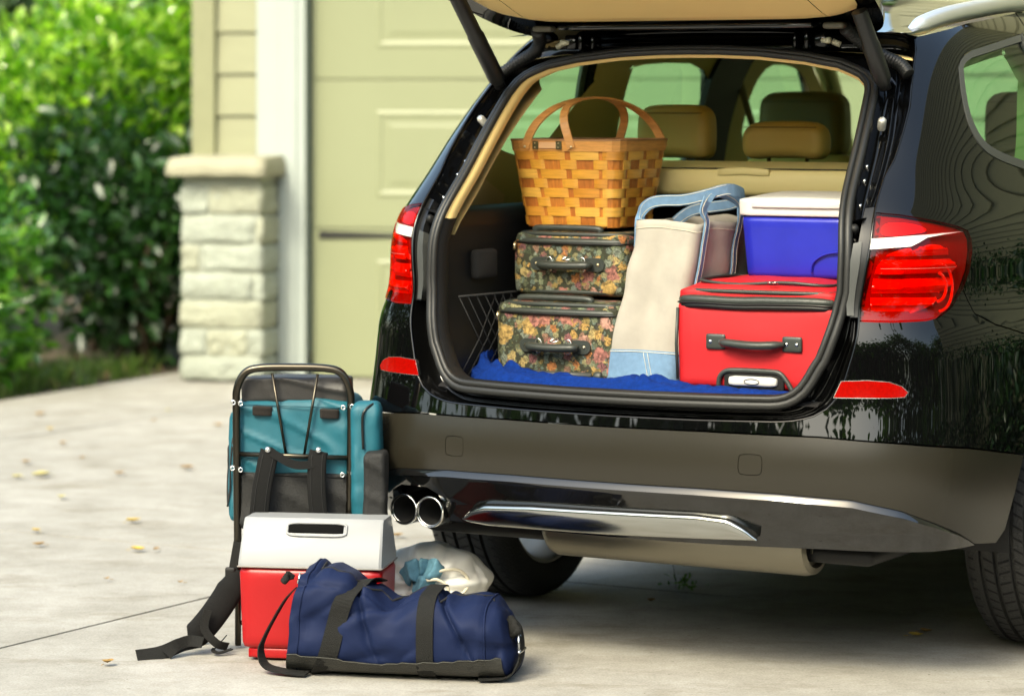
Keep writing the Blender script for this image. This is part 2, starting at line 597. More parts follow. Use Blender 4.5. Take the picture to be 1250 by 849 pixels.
# sectional door
gd = MB(); gd.box((1.635, .085, 1.15), (2.97, .03, 2.30)); gd = gd.build("garage_door", DOORM, garage, smooth=False)
SEC = .765
for k in range(3):
    z0 = k * SEC + .008
    # section skin with two raised, moulded fields
    mb = MB()
    mb.box((1.635, .06, z0 + SEC / 2 - .004), (2.965, .034, SEC - .005), .002, 1)
    mb.build("section", DOORM, gd, smooth=False)
    for (x0, x1) in ((.50, 1.55), (1.75, 2.80)):
        zz0, zz1 = z0 + .155, z0 + SEC - .165
        ring = lambda d, y: [(x0 + d, y, zz0 + d), (x1 - d, y, zz0 + d), (x1 - d, y, zz1 - d), (x0 + d, y, zz1 - d)]
        v, f = loft([ring(0, .0425), ring(.012, .038), ring(.022, .038), ring(.04, .0445), ring(.052, .0445), ring(.085, .039)], True, False, True)
        mk("raised_field", v, [tuple(reversed(q)) for q in f], DOORM, gd, smooth=False)
for (xa, xb, flip) in ((.195, .72, 1), (3.07, 2.55, -1)):
    for zz in (.735, 1.50):
        v = [(xa, .0395, zz - .019), (xb, .0395, zz - .006), (xb + .03 * flip, .0395, zz - .02), (xb + .06 * flip, .0395, zz), (xb + .03 * flip, .0395, zz + .02), (xb, .0395, zz + .006), (xa, .0395, zz + .019)]
        if zz > 1 : continue
        n = len(v)
        v2 = [(x, y - .008, z) for x, y, z in v]
        f = [tuple(range(n)), tuple(range(2 * n - 1, n - 1, -1))] + [(i, (i + 1) % n, n + (i + 1) % n, n + i) for i in range(n)]
        mk("strap_hinge", v2 + v, f, IRON, gd, smooth=False)
# ------------------------------------------------------------------ the car: body surface F(s, w) in car axes (u right, v forward, w up)
class Spl:
    def __init__(s, pts):
        x = np.array([p[0] for p in pts], float); y = np.array([p[1] for p in pts], float)
        n = len(x); h = np.diff(x)
        A = np.eye(n); b = np.zeros(n)
        for i in range(1, n - 1):
            A[i, i - 1] = h[i - 1]; A[i, i] = 2 * (h[i - 1] + h[i]); A[i, i + 1] = h[i]
            b[i] = 6 * ((y[i + 1] - y[i]) / h[i] - (y[i] - y[i - 1]) / h[i - 1])
        s.x, s.y, s.m, s.h = x, y, np.linalg.solve(A, b), h
        s.lx, s.ly, s.lm = x.tolist(), y.tolist(), s.m.tolist()
    def __call__(s, t):
        t = np.clip(np.asarray(t, float), s.x[0], s.x[-1]); i = np.clip(np.searchsorted(s.x, t) - 1, 0, len(s.x) - 2)
        h = s.h[i]; a = (s.x[i + 1] - t) / h; b = (t - s.x[i]) / h
        return a * s.y[i] + b * s.y[i + 1] + ((a ** 3 - a) * s.m[i] + (b ** 3 - b) * s.m[i + 1]) * h * h / 6
    def q(s, t):
        import bisect
        t = min(max(t, s.lx[0]), s.lx[-1]); i = min(max(bisect.bisect_left(s.lx, t) - 1, 0), len(s.lx) - 2)
        h = s.lx[i + 1] - s.lx[i]; a = (s.lx[i + 1] - t) / h; b = (t - s.lx[i]) / h
        return a * s.ly[i] + b * s.ly[i + 1] + ((a ** 3 - a) * s.lm[i] + (b ** 3 - b) * s.lm[i + 1]) * h * h / 6
VR = Spl([(.22, -.89), (.34, -.955), (.45, -1.0), (.55, -1.01), (.62, -1.0), (.70, -.985), (.80, -.975), (.86, -.97), (.915, -.962), (.98, -.958), (1.07, -.95), (1.16, -.915), (1.25, -.84), (1.38, -.73), (1.5, -.62), (1.6, -.50), (1.66, -.40), (1.74, -.22)])
US = Spl([(.22, .85), (.34, .88), (.5, .9), (.65, .90), (.8, .89), (.87, .88), (.92, .862), (1.0, .852), (1.1, .847), (1.2, .815), (1.32, .785), (1.45, .742), (1.56, .70), (1.62, .67), (1.66, .64), (1.74, .56)])
_c = [(0, 0), (.3, .012), (.5, .036), (.66, .068), (.78, .105), (.87, .155), (.93, .225), (.965, .32), (.985, .45), (.996, .65), (1, .9), (1, 1.6), (1, 4.2)]
_s = [0]
for a, b in zip(_c, _c[1:]): _s.append(_s[-1] + math.hypot((b[0] - a[0]) * .9, b[1] - a[1]))
CU = Spl([(-s, -c[0]) for s, c in list(zip(_s, _c))[:0:-1]] + [(s, c[0]) for s, c in zip(_s, _c)])
CV = Spl([(-s, c[1]) for s, c in list(zip(_s, _c))[:0:-1]] + [(s, c[1]) for s, c in zip(_s, _c)])
SMAX = _s[-1]
def F(s, w):
    s = np.asarray(s, float); w = np.asarray(w, float)
    s, w = np.broadcast_arrays(s, w)
    return np.stack([CU(s) * US(w), VR(w) + CV(s), w], -1)
def Fq(s, w, dv=0.0):
    return (CU.q(s) * US.q(w), VR.q(w) + CV.q(s) + dv, w)
def FN(s, w, off=0.0):
    """point and outward normal; off number or function"""
    e = 1e-4
    def S(a, b):
        P = F(a, b)
        du = (F(a + e, b) - F(a - e, b)); dw = (F(a, b + e) - F(a, b - e))
        n = np.cross(du, dw); n /= np.linalg.norm(n, axis=-1, keepdims=True)
        o = off(a, b) if callable(off) else off
        return P + n * (o[..., None] if isinstance(o, np.ndarray) else o), n
    P, n = S(s, w)
    if callable(off):
        e2 = 8e-4
        du = S(s + e2, w)[0] - S(s - e2, w)[0]; dw = S(s, w + e2)[0] - S(s, w - e2)[0]
        n = np.cross(du, dw); n /= np.linalg.norm(n, axis=-1, keepdims=True)
    return P, n
def ray(px, py):
    dX, dZ = (px - 625) / FPX, -(py - HOR) / FPX
    def tc(X, Y):
        X -= CX0; Y -= CY0
        return X * ct - Y * st, X * st + Y * ct
    o = (*tc(0., 0.), CAMH); e = (*tc(dX, 1.), CAMH + dZ)
    return o, tuple(b - a for a, b in zip(o, e))
def onF(px, py, side=1, dv=0.0):
    """where the sight line of a picture point meets the body surface: (s, w)"""
    o, d = ray(px, py); best = None
    for s0 in (.1, .5, .8, 1.1, 1.6, 2.2):
        q = [side * s0, 1.0, 8.]; ok = False
        for _ in range(25):
            p = Fq(q[0], q[1], dv)
            r = [p[k] - o[k] - q[2] * d[k] for k in range(3)]
            if max(map(abs, r)) < 1e-6: ok = True; break
            e = 1e-5
            a = Fq(q[0] + e, q[1], dv); b = Fq(q[0], q[1] + e, dv)
            J = Matrix([[(a[k] - p[k]) / e, (b[k] - p[k]) / e, -d[k]] for k in range(3)])
            try: sp = J.inverted() @ Vector([-x for x in r])
            except Exception: break
            m = max(abs(sp[0]) / .3, abs(sp[1]) / .3, 1)
            q = [q[0] + sp[0] / m, min(max(q[1] + sp[1] / m, .22), 1.74), q[2] + sp[2] / m]
        if ok and (best is None or q[2] < best[2]): best = q
    return None if best is None else (best[0], best[1])
def T(pts, dv=0.0):
    out = []
    for p in pts:
        q = onF(p[0], p[1], 1 if p[0] > 740 else -1, dv) or onF(p[0], p[1], -1 if p[0] > 740 else 1, dv)
        if q: out.append(q)
    return out
def SV(v, w, side=1):
    lo, hi = 0., SMAX
    t = v - VR.q(w)
    for _ in range(50):
        m = (lo + hi) / 2
        if CV.q(m) < t: lo = m
        else: hi = m
    return (side * lo, w)
def mir(p): return [(-a, b) for a, b in p][::-1]

def inside(P, poly):
    x, y = P[:, 0], P[:, 1]
    c = np.zeros(len(P), bool)
    n = len(poly); j = n - 1
    for i in range(n):
        xi, yi = poly[i]; xj, yj = poly[j]
        k = ((yi > y) != (yj > y)) & (x < (xj - xi) * (y - yi) / ((yj - yi) if yj != yi else 1e-12) + xi)
        c ^= k; j = i
    return c
def densify(poly, step):
    o = []
    n = len(poly)
    for i in range(n):
        a, b = poly[i], poly[(i + 1) % n]
        L = math.hypot(b[0] - a[0], b[1] - a[1])
        k = max(1, int(math.ceil(L / step)))
        for t in range(k): o.append((a[0] + (b[0] - a[0]) * t / k, a[1] + (b[1] - a[1]) * t / k))
    return o
def area(p): return .5 * sum(p[i][0] * p[(i + 1) % len(p)][1] - p[(i + 1) % len(p)][0] * p[i][1] for i in range(len(p)))
def inset(poly, d):
    """move a closed outline inward by d (outward if negative)"""
    if area(poly) < 0: poly = poly[::-1]
    p = densify(poly, .012)
    n = len(p); o = []
    for i in range(n):
        a, b = p[i - 1], p[(i + 1) % n]
        tx, ty = b[0] - a[0], b[1] - a[1]; L = math.hypot(tx, ty) or 1
        o.append((p[i][0] - ty / L * d, p[i][1] + tx / L * d))
    return o

def panel(name, outline, m, parent, holes=(), step=.022, off=0.0, rim=.014, smooth_rim=False, inward=False, dv=0.0):
    out = densify(outline, step)
    if area(out) < 0: out = out[::-1]
    hs = [densify(h if area(h) < 0 else h[::-1], step) for h in holes]
    pts = list(out); edges = [(i, (i + 1) % len(out)) for i in range(len(out))]
    for h in hs:
        k = len(pts); pts += h; edges += [(k + i, k + (i + 1) % len(h)) for i in range(len(h))]
    O = np.array(out)
    gx = np.arange(O[:, 0].min(), O[:, 0].max(), step); gy = np.arange(O[:, 1].min(), O[:, 1].max(), step)
    G = np.stack(np.meshgrid(gx, gy), -1).reshape(-1, 2)
    ok = inside(G, out)
    for h in hs: ok &= ~inside(G, h)
    G = G[ok]
    B = np.array(pts)
    if len(G):
        keep = np.ones(len(G), bool)
        for i in range(0, len(G), 400):
            dd = ((G[i:i + 400, None] - B[None]) ** 2).sum(-1).min(1)
            keep[i:i + 400] = dd > (step * .55) ** 2
        G = G[keep]
    allp = [Vector(p) for p in pts] + [Vector(p) for p in G]
    r = delaunay_2d_cdt(allp, edges, [], 0, 1e-6)
    V = np.array([tuple(p) for p in r[0]]); Fc = [tuple(f) for f in r[2]]
    C = np.array([V[list(f)].mean(0) for f in Fc])
    ok = inside(C, out)
    for h in hs: ok &= ~inside(C, h)
    Fc = [f for f, k in zip(Fc, ok) if k]
    Fc = [f if area([V[i] for i in f]) > 0 else f[::-1] for f in Fc]
    P, N = FN(V[:, 0], V[:, 1], off)
    if inward: Fc = [f[::-1] for f in Fc]; N2 = -N
    else: N2 = N
    v = P.tolist(); f = Fc; nn = N2.tolist()
    if rim:
        cnt = {}
        for q in Fc:
            for i in range(3):
                e = (q[i], q[(i + 1) % 3]); cnt[tuple(sorted(e))] = cnt.get(tuple(sorted(e)), []) + [e]
        be = [x[0] for x in cnt.values() if len(x) == 1]
        mp = {}
        for e in be:
            for i in e:
                if i not in mp:
                    mp[i] = len(v)
                    v.append(P[i].tolist()); nn.append(N2[i].tolist())
                    v.append((P[i] - N2[i] * rim).tolist()); nn.append(N2[i].tolist())
        for a, b in be:
            f.append((mp[b], mp[a], mp[a] + 1, mp[b] + 1))
            d = np.array(v[mp[b]]) - np.array(v[mp[a]])
            on = np.cross(d, N2[a]); L = np.linalg.norm(on)
            if L > 1e-9:
                on = (on / L)
                for i in (mp[a], mp[b], mp[a] + 1, mp[b] + 1): nn[i] = on.tolist()
    if dv:
        for p in v: p[1] += dv
    o = mk(name, v, f, m, parent)
    o.data.normals_split_custom_set_from_vertices([tuple(x) for x in nn])
    return o

def floft(name, lines, m, parent, N=60, closed=False, sub=3, flip=False, dvs=None):
    """skin through several lines on the body; each line = ([(s, w)...], offset, dv)"""
    rows = []
    for (pts, off, dv) in lines:
        q = resample(pts, N, closed)
        P, n = FN(q[:, 0], q[:, 1], off)
        P[:, 1] += dv
        rows.append(P)
    rows = np.array(rows)
    if sub > 1 and len(rows) > 2:
        cols = [np.array([tuple(x) for x in crom([tuple(p) for p in rows[:, k]], sub)]) for k in range(N)]
        rows = np.stack(cols, 1)
    v, f = loft(rows.tolist(), closed)
    if flip: f = [q[::-1] for q in f]
    return mk(name, v, f, m, parent)

PAINT = mat("black_paint", (.0020, .0020, .0022), .4, spec=.0, coat=1.0, coat_rough=.006)
JAMB = mat("jamb_paint", (.0025, .0025, .0025), .30, spec=.04, coat=.9, coat_rough=.03)
SATIN = mat("bumper_plastic", (.020, .0175, .012), .26, spec=.5, bump=.05, bump_scale=700, rough_var=.04, var_scale=2)
GLOSSB = mat("gloss_black", (.006, .006, .006), .06, spec=.6, coat=.5, coat_rough=.02)
MATTE = mat("black_plastic", (.009, .009, .009), .5, spec=.3, bump=.06, bump_scale=400)
GREYP = mat("grey_plastic", (.055, .058, .055), .38)
RUBBER = mat("seal_rubber", (.013, .013, .012), .48, bump=.05, bump_scale=200)
CHROME = mat("chrome", (.82, .82, .80), .06, metal=1.0)
SATCH = mat("satin_aluminium", (.74, .74, .72), .24, metal=1.0)
RAILM = mat("rail_aluminium", (.88, .87, .83), .38, metal=.85)
BEIGE = mat("beige_vinyl", (.72, .54, .24), .55, bump=.08, bump_scale=500)
BEIGEH = mat("beige_headliner", (.95, .70, .29), .75)
LEATH = mat("tan_leather", (.56, .40, .11), .48, bump=.15, bump_scale=260, bump_detail=6)
OLIVE = mat("olive_trim", (.60, .49, .19), .6)
CARPET = mat("black_carpet", (.012, .012, .012), .95, bump=.6, bump_scale=500)
GLASS = thin_glass("tinted_glass", (.42, .74, .55))
SHIELD = thin_glass("windscreen_glass", (.74, .88, .78))
SEALP = mat("tread_rubber", (.018, .018, .017), .62, bump=.35, bump_scale=140, bump_detail=5)

car = thing("car", "glossy black estate car parked with its tailgate up and its boot loaded", "car", (CX0, CY0, 0), -TH)

# outlines ---------------------------------------------------------------------------------------------------
TL = T([(1068, 260), (1100, 263), (1140, 270), (1170, 277), (1181, 282), (1185, 291), (1186, 306), (1183, 330), (1175, 352), (1162, 374), (1146, 387), (1130, 391), (1090, 393), (1049, 392), (1055, 345), (1062, 302)])
ABOT = [(0, .650), (.255, .651), (.467, .655), (.515, .660), (.555, .672), (.590, .692), (.615, .722), (.633, .764), (.655, .83)]
ATOP = [(.742, 1.255), (.760, 1.294), (.775, 1.355), (.793, 1.43), (.795, 1.52), (.795, 1.575), (.785, 1.605), (.74, 1.622), (.6, 1.628), (.3, 1.632), (0, 1.634)]
AH = ABOT + [TL[13], TL[14], TL[15], TL[0]] + ATOP
BH = [(0, .681), (.12, .681), (.333, .683), (.45, .685), (.48, .69), (.508, .704), (.530, .722), (.548, .746), (.58, .80), (.60, .86), (.625, .92), (.637, .966), (.638, 1.03), (.638, 1.11), (.642, 1.19), (.646, 1.27), (.652, 1.345), (.662, 1.42), (.667, 1.465), (.660, 1.497), (.635, 1.523), (.56, 1.549), (.44, 1.567), (.27, 1.581), (.12, 1.586), (0, 1.587)]
def seg(pts, i0, i1, n): return resample(pts[i0:i1 + 1], n).tolist()[:-1]
def half(pts, cuts, ns):
    o = []
    for a, b, n in zip(cuts, cuts[1:], ns): o += seg(pts, a, b, n)
    return o + [pts[-1]]
na, nb = len(AH), len(BH)
Ah = half(AH, [0, 4, 9, na - 5, na - 1], [22, 16, 40, 24])
Bh = half(BH, [0, 5, 8, nb - 7, nb - 1], [22, 16, 40, 24])
Aloop = Ah + [(-a, b) for a, b in Ah[-2:0:-1]]
Bh_r = [(a + .020 * min(1, max(0, (b - .78) / .2)) * min(1, max(0, (1.56 - b) / .08)) * min(1, max(0, a / .4)), b) for a, b in Bh]
Bloop = Bh_r + [(-a, b) for a, b in Bh[-2:0:-1]]
LOW = T([(740, 587), (850, 594), (950, 601), (1040, 609), (1100, 622), (1140, 637), (1170, 650), (1188, 662)])
SEAM = [(0, .624)] + T([(860, 526), (1000, 533), (1100, 541), (1180, 546), (1247, 554)])
JOINT = T([(1172, 362), (1190, 383), (1215, 396), (1250, 407)])
ARCH_C, ARCH_R = (0.0, .355), .435
def arch(a0, a1, n=14, c=ARCH_C, r=ARCH_R):
    return [SV(c[0] + r * math.cos(a), c[1] + r * math.sin(a)) for a in np.linspace(R(a0), R(a1), n)]
ROOF = T([(1121, 44), (1180, 28), (1250, 13)])
ROOFV = [(.26, 1.69), (1.0, 1.70), (1.6, 1.675)]
# quarter panel -------------------------------------------------------------------------------------------------
QWIN = T([(1169, 66), (1210, 53), (1250, 40)]) + [SV(.20, 1.625), SV(.22, 1.585), SV(.30, 1.35), SV(.33, 1.225), SV(.15, 1.225)] + T([(1250, 208), (1215, 195), (1195, 180), (1180, 150), (1172, 110)])
QWIN = chaikin(QWIN, 2, True)
JD = JOINT[-1]
archq = arch(128, 8)
JEND = (archq[0][0], archq[0][1])
Q = [TL[0], TL[1], TL[2], TL[3], TL[4], TL[5], TL[6], TL[7], TL[8]] + JOINT[1:] + [SV(-.315, .79)] + archq + [SV(.47, .40), SV(.47, .30), SV(.56, .30), SV(.56, .55), SV(.50, .78), SV(.42, .95), SV(.40, 1.15), SV(.33, 1.40), SV(.29, 1.686)] + ROOF[::-1] + [AH[na - 4], AH[na - 5], AH[na - 6], AH[na - 7], AH[na - 8], AH[na - 9], AH[na - 10], AH[na - 11]]
BQ = [ (0, .650)] + ABOT[1:] + [TL[13], TL[12], TL[11], TL[10], TL[9], TL[8]] + JOINT[1:] + [SV(-.315, .79), archq[0]] + arch(150, 154, 3) + SEAM[::-1]
def both(fn):
    fn(1); fn(-1)
def sd(p, s): return p if s > 0 else [(-a, b) for a, b in p]
def shrink(p, d=.0022): return inset(p, d)
for s in (1, -1):
    panel("quarter_panel", sd(shrink(Q), s), PAINT, car, [sd(QWIN, s)], step=.02)
    fr_in = inset(QWIN, .022)
    wo = panel("window_frame", sd(inset(QWIN, .002), s), GREYP, car, [sd(fr_in, s)], step=.02, off=.002, rim=.01)
    panel("window", sd(inset(QWIN, .018), s), GLASS, car, step=.03, off=-.006, rim=0)
    rdoor = [SV(.566, .30), SV(1.24, .30), SV(1.24, 1.1), SV(1.17, 1.70), SV(.296, 1.687), SV(.336, 1.40), SV(.406, 1.15), SV(.426, .95), SV(.506, .78), SV(.566, .55)]
    rwin = chaikin([SV(.44, 1.22), SV(1.12, 1.19), SV(1.06, 1.60), SV(.37, 1.60), SV(.38, 1.5)], 2, True)
    panel("rear_door", sd(rdoor, s), PAINT, car, [sd(rwin, s)], step=.04)
    panel("window", sd(inset(rwin, -.004), s), GLASS, car, step=.06, off=-.006, rim=0)
    fdoor = [SV(1.246, .30), SV(2.30, .30), SV(2.34, .9), SV(2.25, 1.13), SV(1.9, 1.5), SV(1.62, 1.66), SV(1.176, 1.70), SV(1.246, 1.1)]
    fwin = chaikin([SV(1.33, 1.18), SV(2.12, 1.14), SV(1.86, 1.46), SV(1.64, 1.60), SV(1.27, 1.60)], 2, True)
    panel("front_door", sd(fdoor, s), PAINT, car, [sd(fwin, s)], step=.05)
    panel("window", sd(inset(fwin, -.004), s), GLASS, car, step=.06, off=-.006, rim=0)
    mb = MB(); mb.box((s * .865, .93, .99), (.02, .17, .022), .008, 2); mb.build("door_handle", PAINT, car)
    mb = MB(); mb.box((s * .865, 1.98, .99), (.02, .17, .022), .008, 2); mb.build("door_handle", PAINT, car)
    fend = [SV(2.31, .30), SV(2.38, .40)] + [SV(2.81 + .41 * math.cos(a), .355 + .41 * math.sin(a)) for a in np.linspace(R(172), R(10), 14)] + [SV(3.23, .45), SV(3.23, .95), SV(2.9, 1.04), SV(2.35, 1.09), SV(2.345, .9)]
    panel("front_fender", sd(fend, s), PAINT, car, step=.05)
    mb = MB(); v, f = softbox((.22, .12, .15), .05, 8); mb.add(v, f, Matrix.Translation((s * 1.0, 2.02, 1.19))); mb.box((s * .88, 2.03, 1.15), (.12, .05, .03), .01); mb.build("door_mirror", PAINT, car)
    # roof rail
    path = [Vector(p) for p in (F(np.array([x[0] for x in ROOF]), np.array([x[1] for x in ROOF])) ).tolist()]
    rail = [(.545, -.335, 1.616), (.560, -.27, 1.640), (.580, -.17, 1.664), (.595, 0, 1.686), (.60, .3, 1.712), (.60, .8, 1.726), (.59, 1.3, 1.715), (.57, 1.6, 1.685)]
    rp = crom(rail, 8)
    rr = [.004 + .021 * min(1, i / 8, (len(rp) - 1 - i) / 8) for i in range(len(rp))]
    v, f = tube([(s * p.x, p.y, p.z) for p in rp], rr, 14, flat=1.0)
    mk("roof_rail", v, f, RAILM, car)
# roof skin -----------------------------------------------------------------------------------------------------
rows = []
edge = [(-.44, 1.618, .60), (-.30, 1.632, .575), (-.1, 1.655, .60), (.26, 1.692, .61), (.7, 1.70, .61), (1.1, 1.698, .61), (1.6, 1.676, .60), (1.75, 1.64, .59)]
for (v0, w0, hw) in edge:
    rows.append([(hw * t, v0, w0 + .045 * (1 - t * t) * min(1, (v0 + .50) * 4)) for t in np.linspace(-1, 1, 25)])
v, f = loft(rows, False)
mk("roof", v, f, PAINT, car)
# bonnet and front end (behind everything, but the car is whole)
rows = []
for (v0, wt, hw) in ((2.28, 1.08, .84), (2.6, 1.06, .84), (3.0, 1.0, .82), (3.3, .93, .78), (3.5, .84, .70), (3.58, .70, .66)):
    rows.append([(hw * math.sin(a) , v0 , wt - .10 * (1 - math.cos(a)) ) for a in np.linspace(-R(85), R(85), 25)])
v, f = loft(rows, False); mk("bonnet", v, f, PAINT, car)
rows = []
for (w0, vf, hw) in ((.28, 3.50, .80), (.40, 3.60, .84), (.60, 3.64, .85), (.80, 3.58, .82), (.88, 3.45, .78)):
    rows.append([(hw * math.sin(a), vf - .36 * (1 - math.cos(a)), w0) for a in np.linspace(-R(90), R(90), 25)])
v, f = loft(rows, False); mk("front_bumper", v, [q[::-1] for q in f], PAINT, car)
# windscreen
rows = []
for t in np.linspace(0, 1, 8):
    rows.append([((.58 + .16 * t) * x, 1.74 + .72 * t - .12 * x * x, 1.645 - .56 * t - .02 * x * x) for x in np.linspace(-1, 1, 17)])
v, f = loft(rows, False); mk("windscreen", v, f, SHIELD, car)
for s in (-1, 1):
    mk("a_pillar", *tube(crom([(s * .60, 1.60, 1.655), (s * .66, 1.9, 1.50), (s * .735, 2.22, 1.22), (s * .765, 2.36, 1.08)], 5), .035, 10), OLIVE, car)

# rear bumper ---------------------------------------------------------------------------------------------------
full = lambda h: [(-a, b) for a, b in h[:0:-1]] + h
def closed_from_half(h):           # half outline from bottom centre line round the right to the seam at centre
    return h + [(-a, b) for a, b in h[::-1]]
panel("rear_bumper", shrink(closed_from_half(BQ), .0015), PAINT, car, step=.02)
# tow covers
def rrect(s0, s1, w0, w1, r=.008):
    return chaikin([(s0 + r, w0), (s1 - r, w0), (s1, w0 + r), (s1, w1 - r), (s1 - r, w1), (s0 + r, w1), (s0, w1 - r), (s0, w0 + r)], 1, True)
tow = [rrect(.372, .434, .525, .576), rrect(-.478, -.416, .521, .573)]
plast = SEAM + [ (archq[0][0] * 0 + SEAM[-1][0], SEAM[-1][1])] + T([(1235, 600), (1224, 645), (1212, 661)]) + LOW[::-1]
plast = [(0, .622)] + [(a, b - .003) for a, b in SEAM[1:]] + T([(1236, 600), (1224, 645), (1213, 661)]) + LOW[:0:-1] + [(0, LOW[0][1])]
panel("bumper_trim", closed_from_half(plast), SATIN, car, tow, step=.024, off=.006, rim=.02)
for t_ in tow: panel("tow_cover", inset(t_, .0016), SATIN, car, step=.02, off=.0055, rim=.006)
# upward-facing ledge under the trim, valance below it
LEDGE = [(a, b - .015 * (1 if a < .75 else max(.15, 1 - (a - .75) / .26))) for a, b in LOW]
half_l = [(0, LOW[0][1])] + LOW[1:]; half_e = [(0, LEDGE[0][1])] + LEDGE[1:]
floft("bumper_ledge", [(full(half_l), -.012, 0), (full(half_l), .004, 0), (full(half_e), .017, 0)], GLOSSB, car, N=120, sub=3)
VB = [(0, .338), (.27, .338), (.57, .340), (.85, .335), (1.0, .330)]
vh = half_e + [(1.01, .338)] + VB[::-1]
cut = T([(548, 640), (545, 625), (535, 602), (525, 594), (490, 592), (480, 600), (476, 622)])
exc = [(-.525, .30), (-.52, .364), (-.529, .415), (-.56, .432), (-.66, .430), (-.715, .408), (-.755, .36), (-.77, .30)]
vpoly = closed_from_half(vh)
# notch for the exhaust: replace the lower edge there
lowleft = [(-.77, .338), (-.755, .36), (-.715, .408), (-.66, .430), (-.56, .432), (-.529, .415), (-.52, .364), (-.525, .338)]
vpoly = [(0, half_e[0][1])] + half_e[1:] + [(1.01, .338), (.85, .335), (.57, .340), (.27, .338), (0, .338), (-.27, .338)] + lowleft[::-1] + [(-.85, .335), (-1.01, .338)] + [(-a, b) for a, b in half_e[:0:-1]]
voff = lambda s, w: .017 - .022 * np.clip((.47 - w) / .09, 0, 1) ** .8 - .0 * np.clip((.43 - np.abs(s + .005)) / .09, 0, 1) * np.clip((.465 - w) / .03, 0, 1) * np.clip((w - .36) / .03, 0, 1)
panel("valance", vpoly, GLOSSB, car, step=.014, off=voff, rim=.03)
# bright skid strip
top = T([(570, 627), (578, 619), (595, 614.5), (650, 616), (750, 622), (850, 627), (890, 632), (910, 642), (926, 653)])
bot = T([(571, 629), (577, 632), (600, 636), (650, 640), (750, 647), (850, 651.5), (890, 653), (910, 654), (926, 654.5)])
mid = [tuple((np.array(a) * .6 + np.array(b) * .4)) for a, b in zip(resample(top, 60), resample(bot, 60))]
floft("skid_strip", [(top, -.005, 0), (resample(top, 60), .016, 0), (mid, .022, 0), (resample(bot, 60), .018, 0), ([(a, b - .006) for a, b in resample(bot, 60)], .002, 0)], mat("skid_metal", (.46, .47, .45), .16, metal=1.0), car, N=60, sub=4)
# exhaust: silencer and two tips
v, f = lathe([(.0, -.30), (.062, -.30), (.08, -.285), (.085, -.27), (.085, .43), (.080, .45), (.064, .455), (.060, .44), (.0, .44)], 36, 'x')
sil = mk("silencer", v, f, mat("aluminised_steel", (.24, .22, .17), .40, metal=.9, rough_var=.1, var_scale=9, bump=.06, bump_scale=30), car, angle=50)
sil.location = (.03, -.765, .338); sil.scale = (1, 1.1, 1)
mb = MB()
for k in range(3): mb.box((.455, -.03 + .03 * k, .0), (.006, .012, .05), .003, 1)
mb.build("silencer_rib", mat("steel_dull", (.3, .28, .22), .4, metal=1), sil)
for (u0, w0) in ((-.628, .366), (-.548, .3645)):
    v, f = lathe([(.034, .0), (.0385, -.004), (.041, .002), (.0405, .02), (.0405, .30), (.0385, .30)], 40, 'y')
    tip = mk("exhaust_tip", v, f, mat("tip_steel", (.30, .30, .29), .16, metal=1.0), car)
    tip.location = (u0, -.935, w0); tip.rotation_euler = (0, 0, R(0))
    v, f = lathe([(.0, .12), (.036, .12), (.036, .004), (.0375, .0)], 40, 'y')
    mk("bore", v, f, mat("soot", (.006, .006, .006), .6), tip)
    v, f = lathe([(.0372, .002), (.0385, -.0045), (.0405, -.004), (.0412, .004)], 40, 'y')
    mk("rolled_rim", v, f, CHROME, tip)
mb = MB(); mb.tube([(-.59, -.72, .37), (-.45, -.70, .37), (-.26, -.72, .37)], .03, 12); mb.build("exhaust_pipe", MATS["aluminised_steel"], car)
# underbody
mb = MB(); mb.box((0, 1.25, .315), (1.30, 4.1, .05), .02); mb.box((0, -.76, .45), (1.45, .10, .20), .03); mb.box((.0, .0, .42), (1.30, .12, .10), .03)
mb.build("underbody", MATTE, car)
for s in (-1, 1):
    # inner wheel arches
    for vc in (0, 2.81):
        rows = []
        for a in np.linspace(R(-8), R(188), 24):
            rows.append([(x, .43 * math.cos(a), .43 * math.sin(a)) for x in (s * .50, s * .56, s * .865)])
        v, f = loft(rows, False)
        mk("wheel_arch", v, f, MATTE, car).location = (0, vc, .355)
    mb = MB(); mb.box((s * .83, 1.41, .27), (.12, 1.95, .08), .02); mb.build("sill", MATTE, car)

# reflectors -----------------------------------------------------------------------------------------------------
RF = T([(1027, 465.5), (1060, 464.5), (1085, 466.5), (1101, 472), (1108, 479), (1104, 484.5), (1085, 485.5), (1018, 485)])
REDR = mat("reflector_red", (.27, .0012, .0012), .12, spec=.3, coat=.15, var=.18, var_scale=160)
for s in (1, -1):
    panel("reflector", sd(RF, s), REDR, car, step=.02, off=.003, rim=.012)
    panel("reflector_frame", sd(inset(RF, -.0016), s), SATCH, car, [sd(inset(RF, .0), s)], step=.012, off=.002, rim=.01)

# tail lights ----------------------------------------------------------------------------------------------------
LENS = thin_glass("red_lens", (.90, .016, .012), .55, .02)
HOUS = mat("lamp_reflector", (.92, .42, .34), .35, metal=.25, bump=.15, bump_scale=90)
HOUSD = mat("lamp_bezel", (.22, .025, .022), .35)
WBAND = mat("white_lens", (.72, .74, .68), .12, coat=1, bump=.25, bump_scale=260, bump_detail=1)
BAND = T([(1064, 291.5), (1110, 288), (1150, 284.5), (1176, 282.5), (1150, 286.5), (1132, 290), (1122, 296), (1112, 301), (1090, 302.5), (1062, 304.5)])
LAMP1 = T([(1077, 271), (1100, 269), (1125, 273), (1137, 281), (1110, 285), (1075, 288)])
LAMP2 = T([(1072, 311), (1112, 307), (1128, 300), (1140, 296), (1160, 306), (1168, 322), (1164, 342), (1150, 360), (1132, 376), (1110, 384), (1066, 384), (1062, 378)])
def rib(s, w):
    return -.030 + .009 * np.cos((w - .9) * 2 * np.pi / .045) + .002 * np.cos((w - .9) * 2 * np.pi / .011)
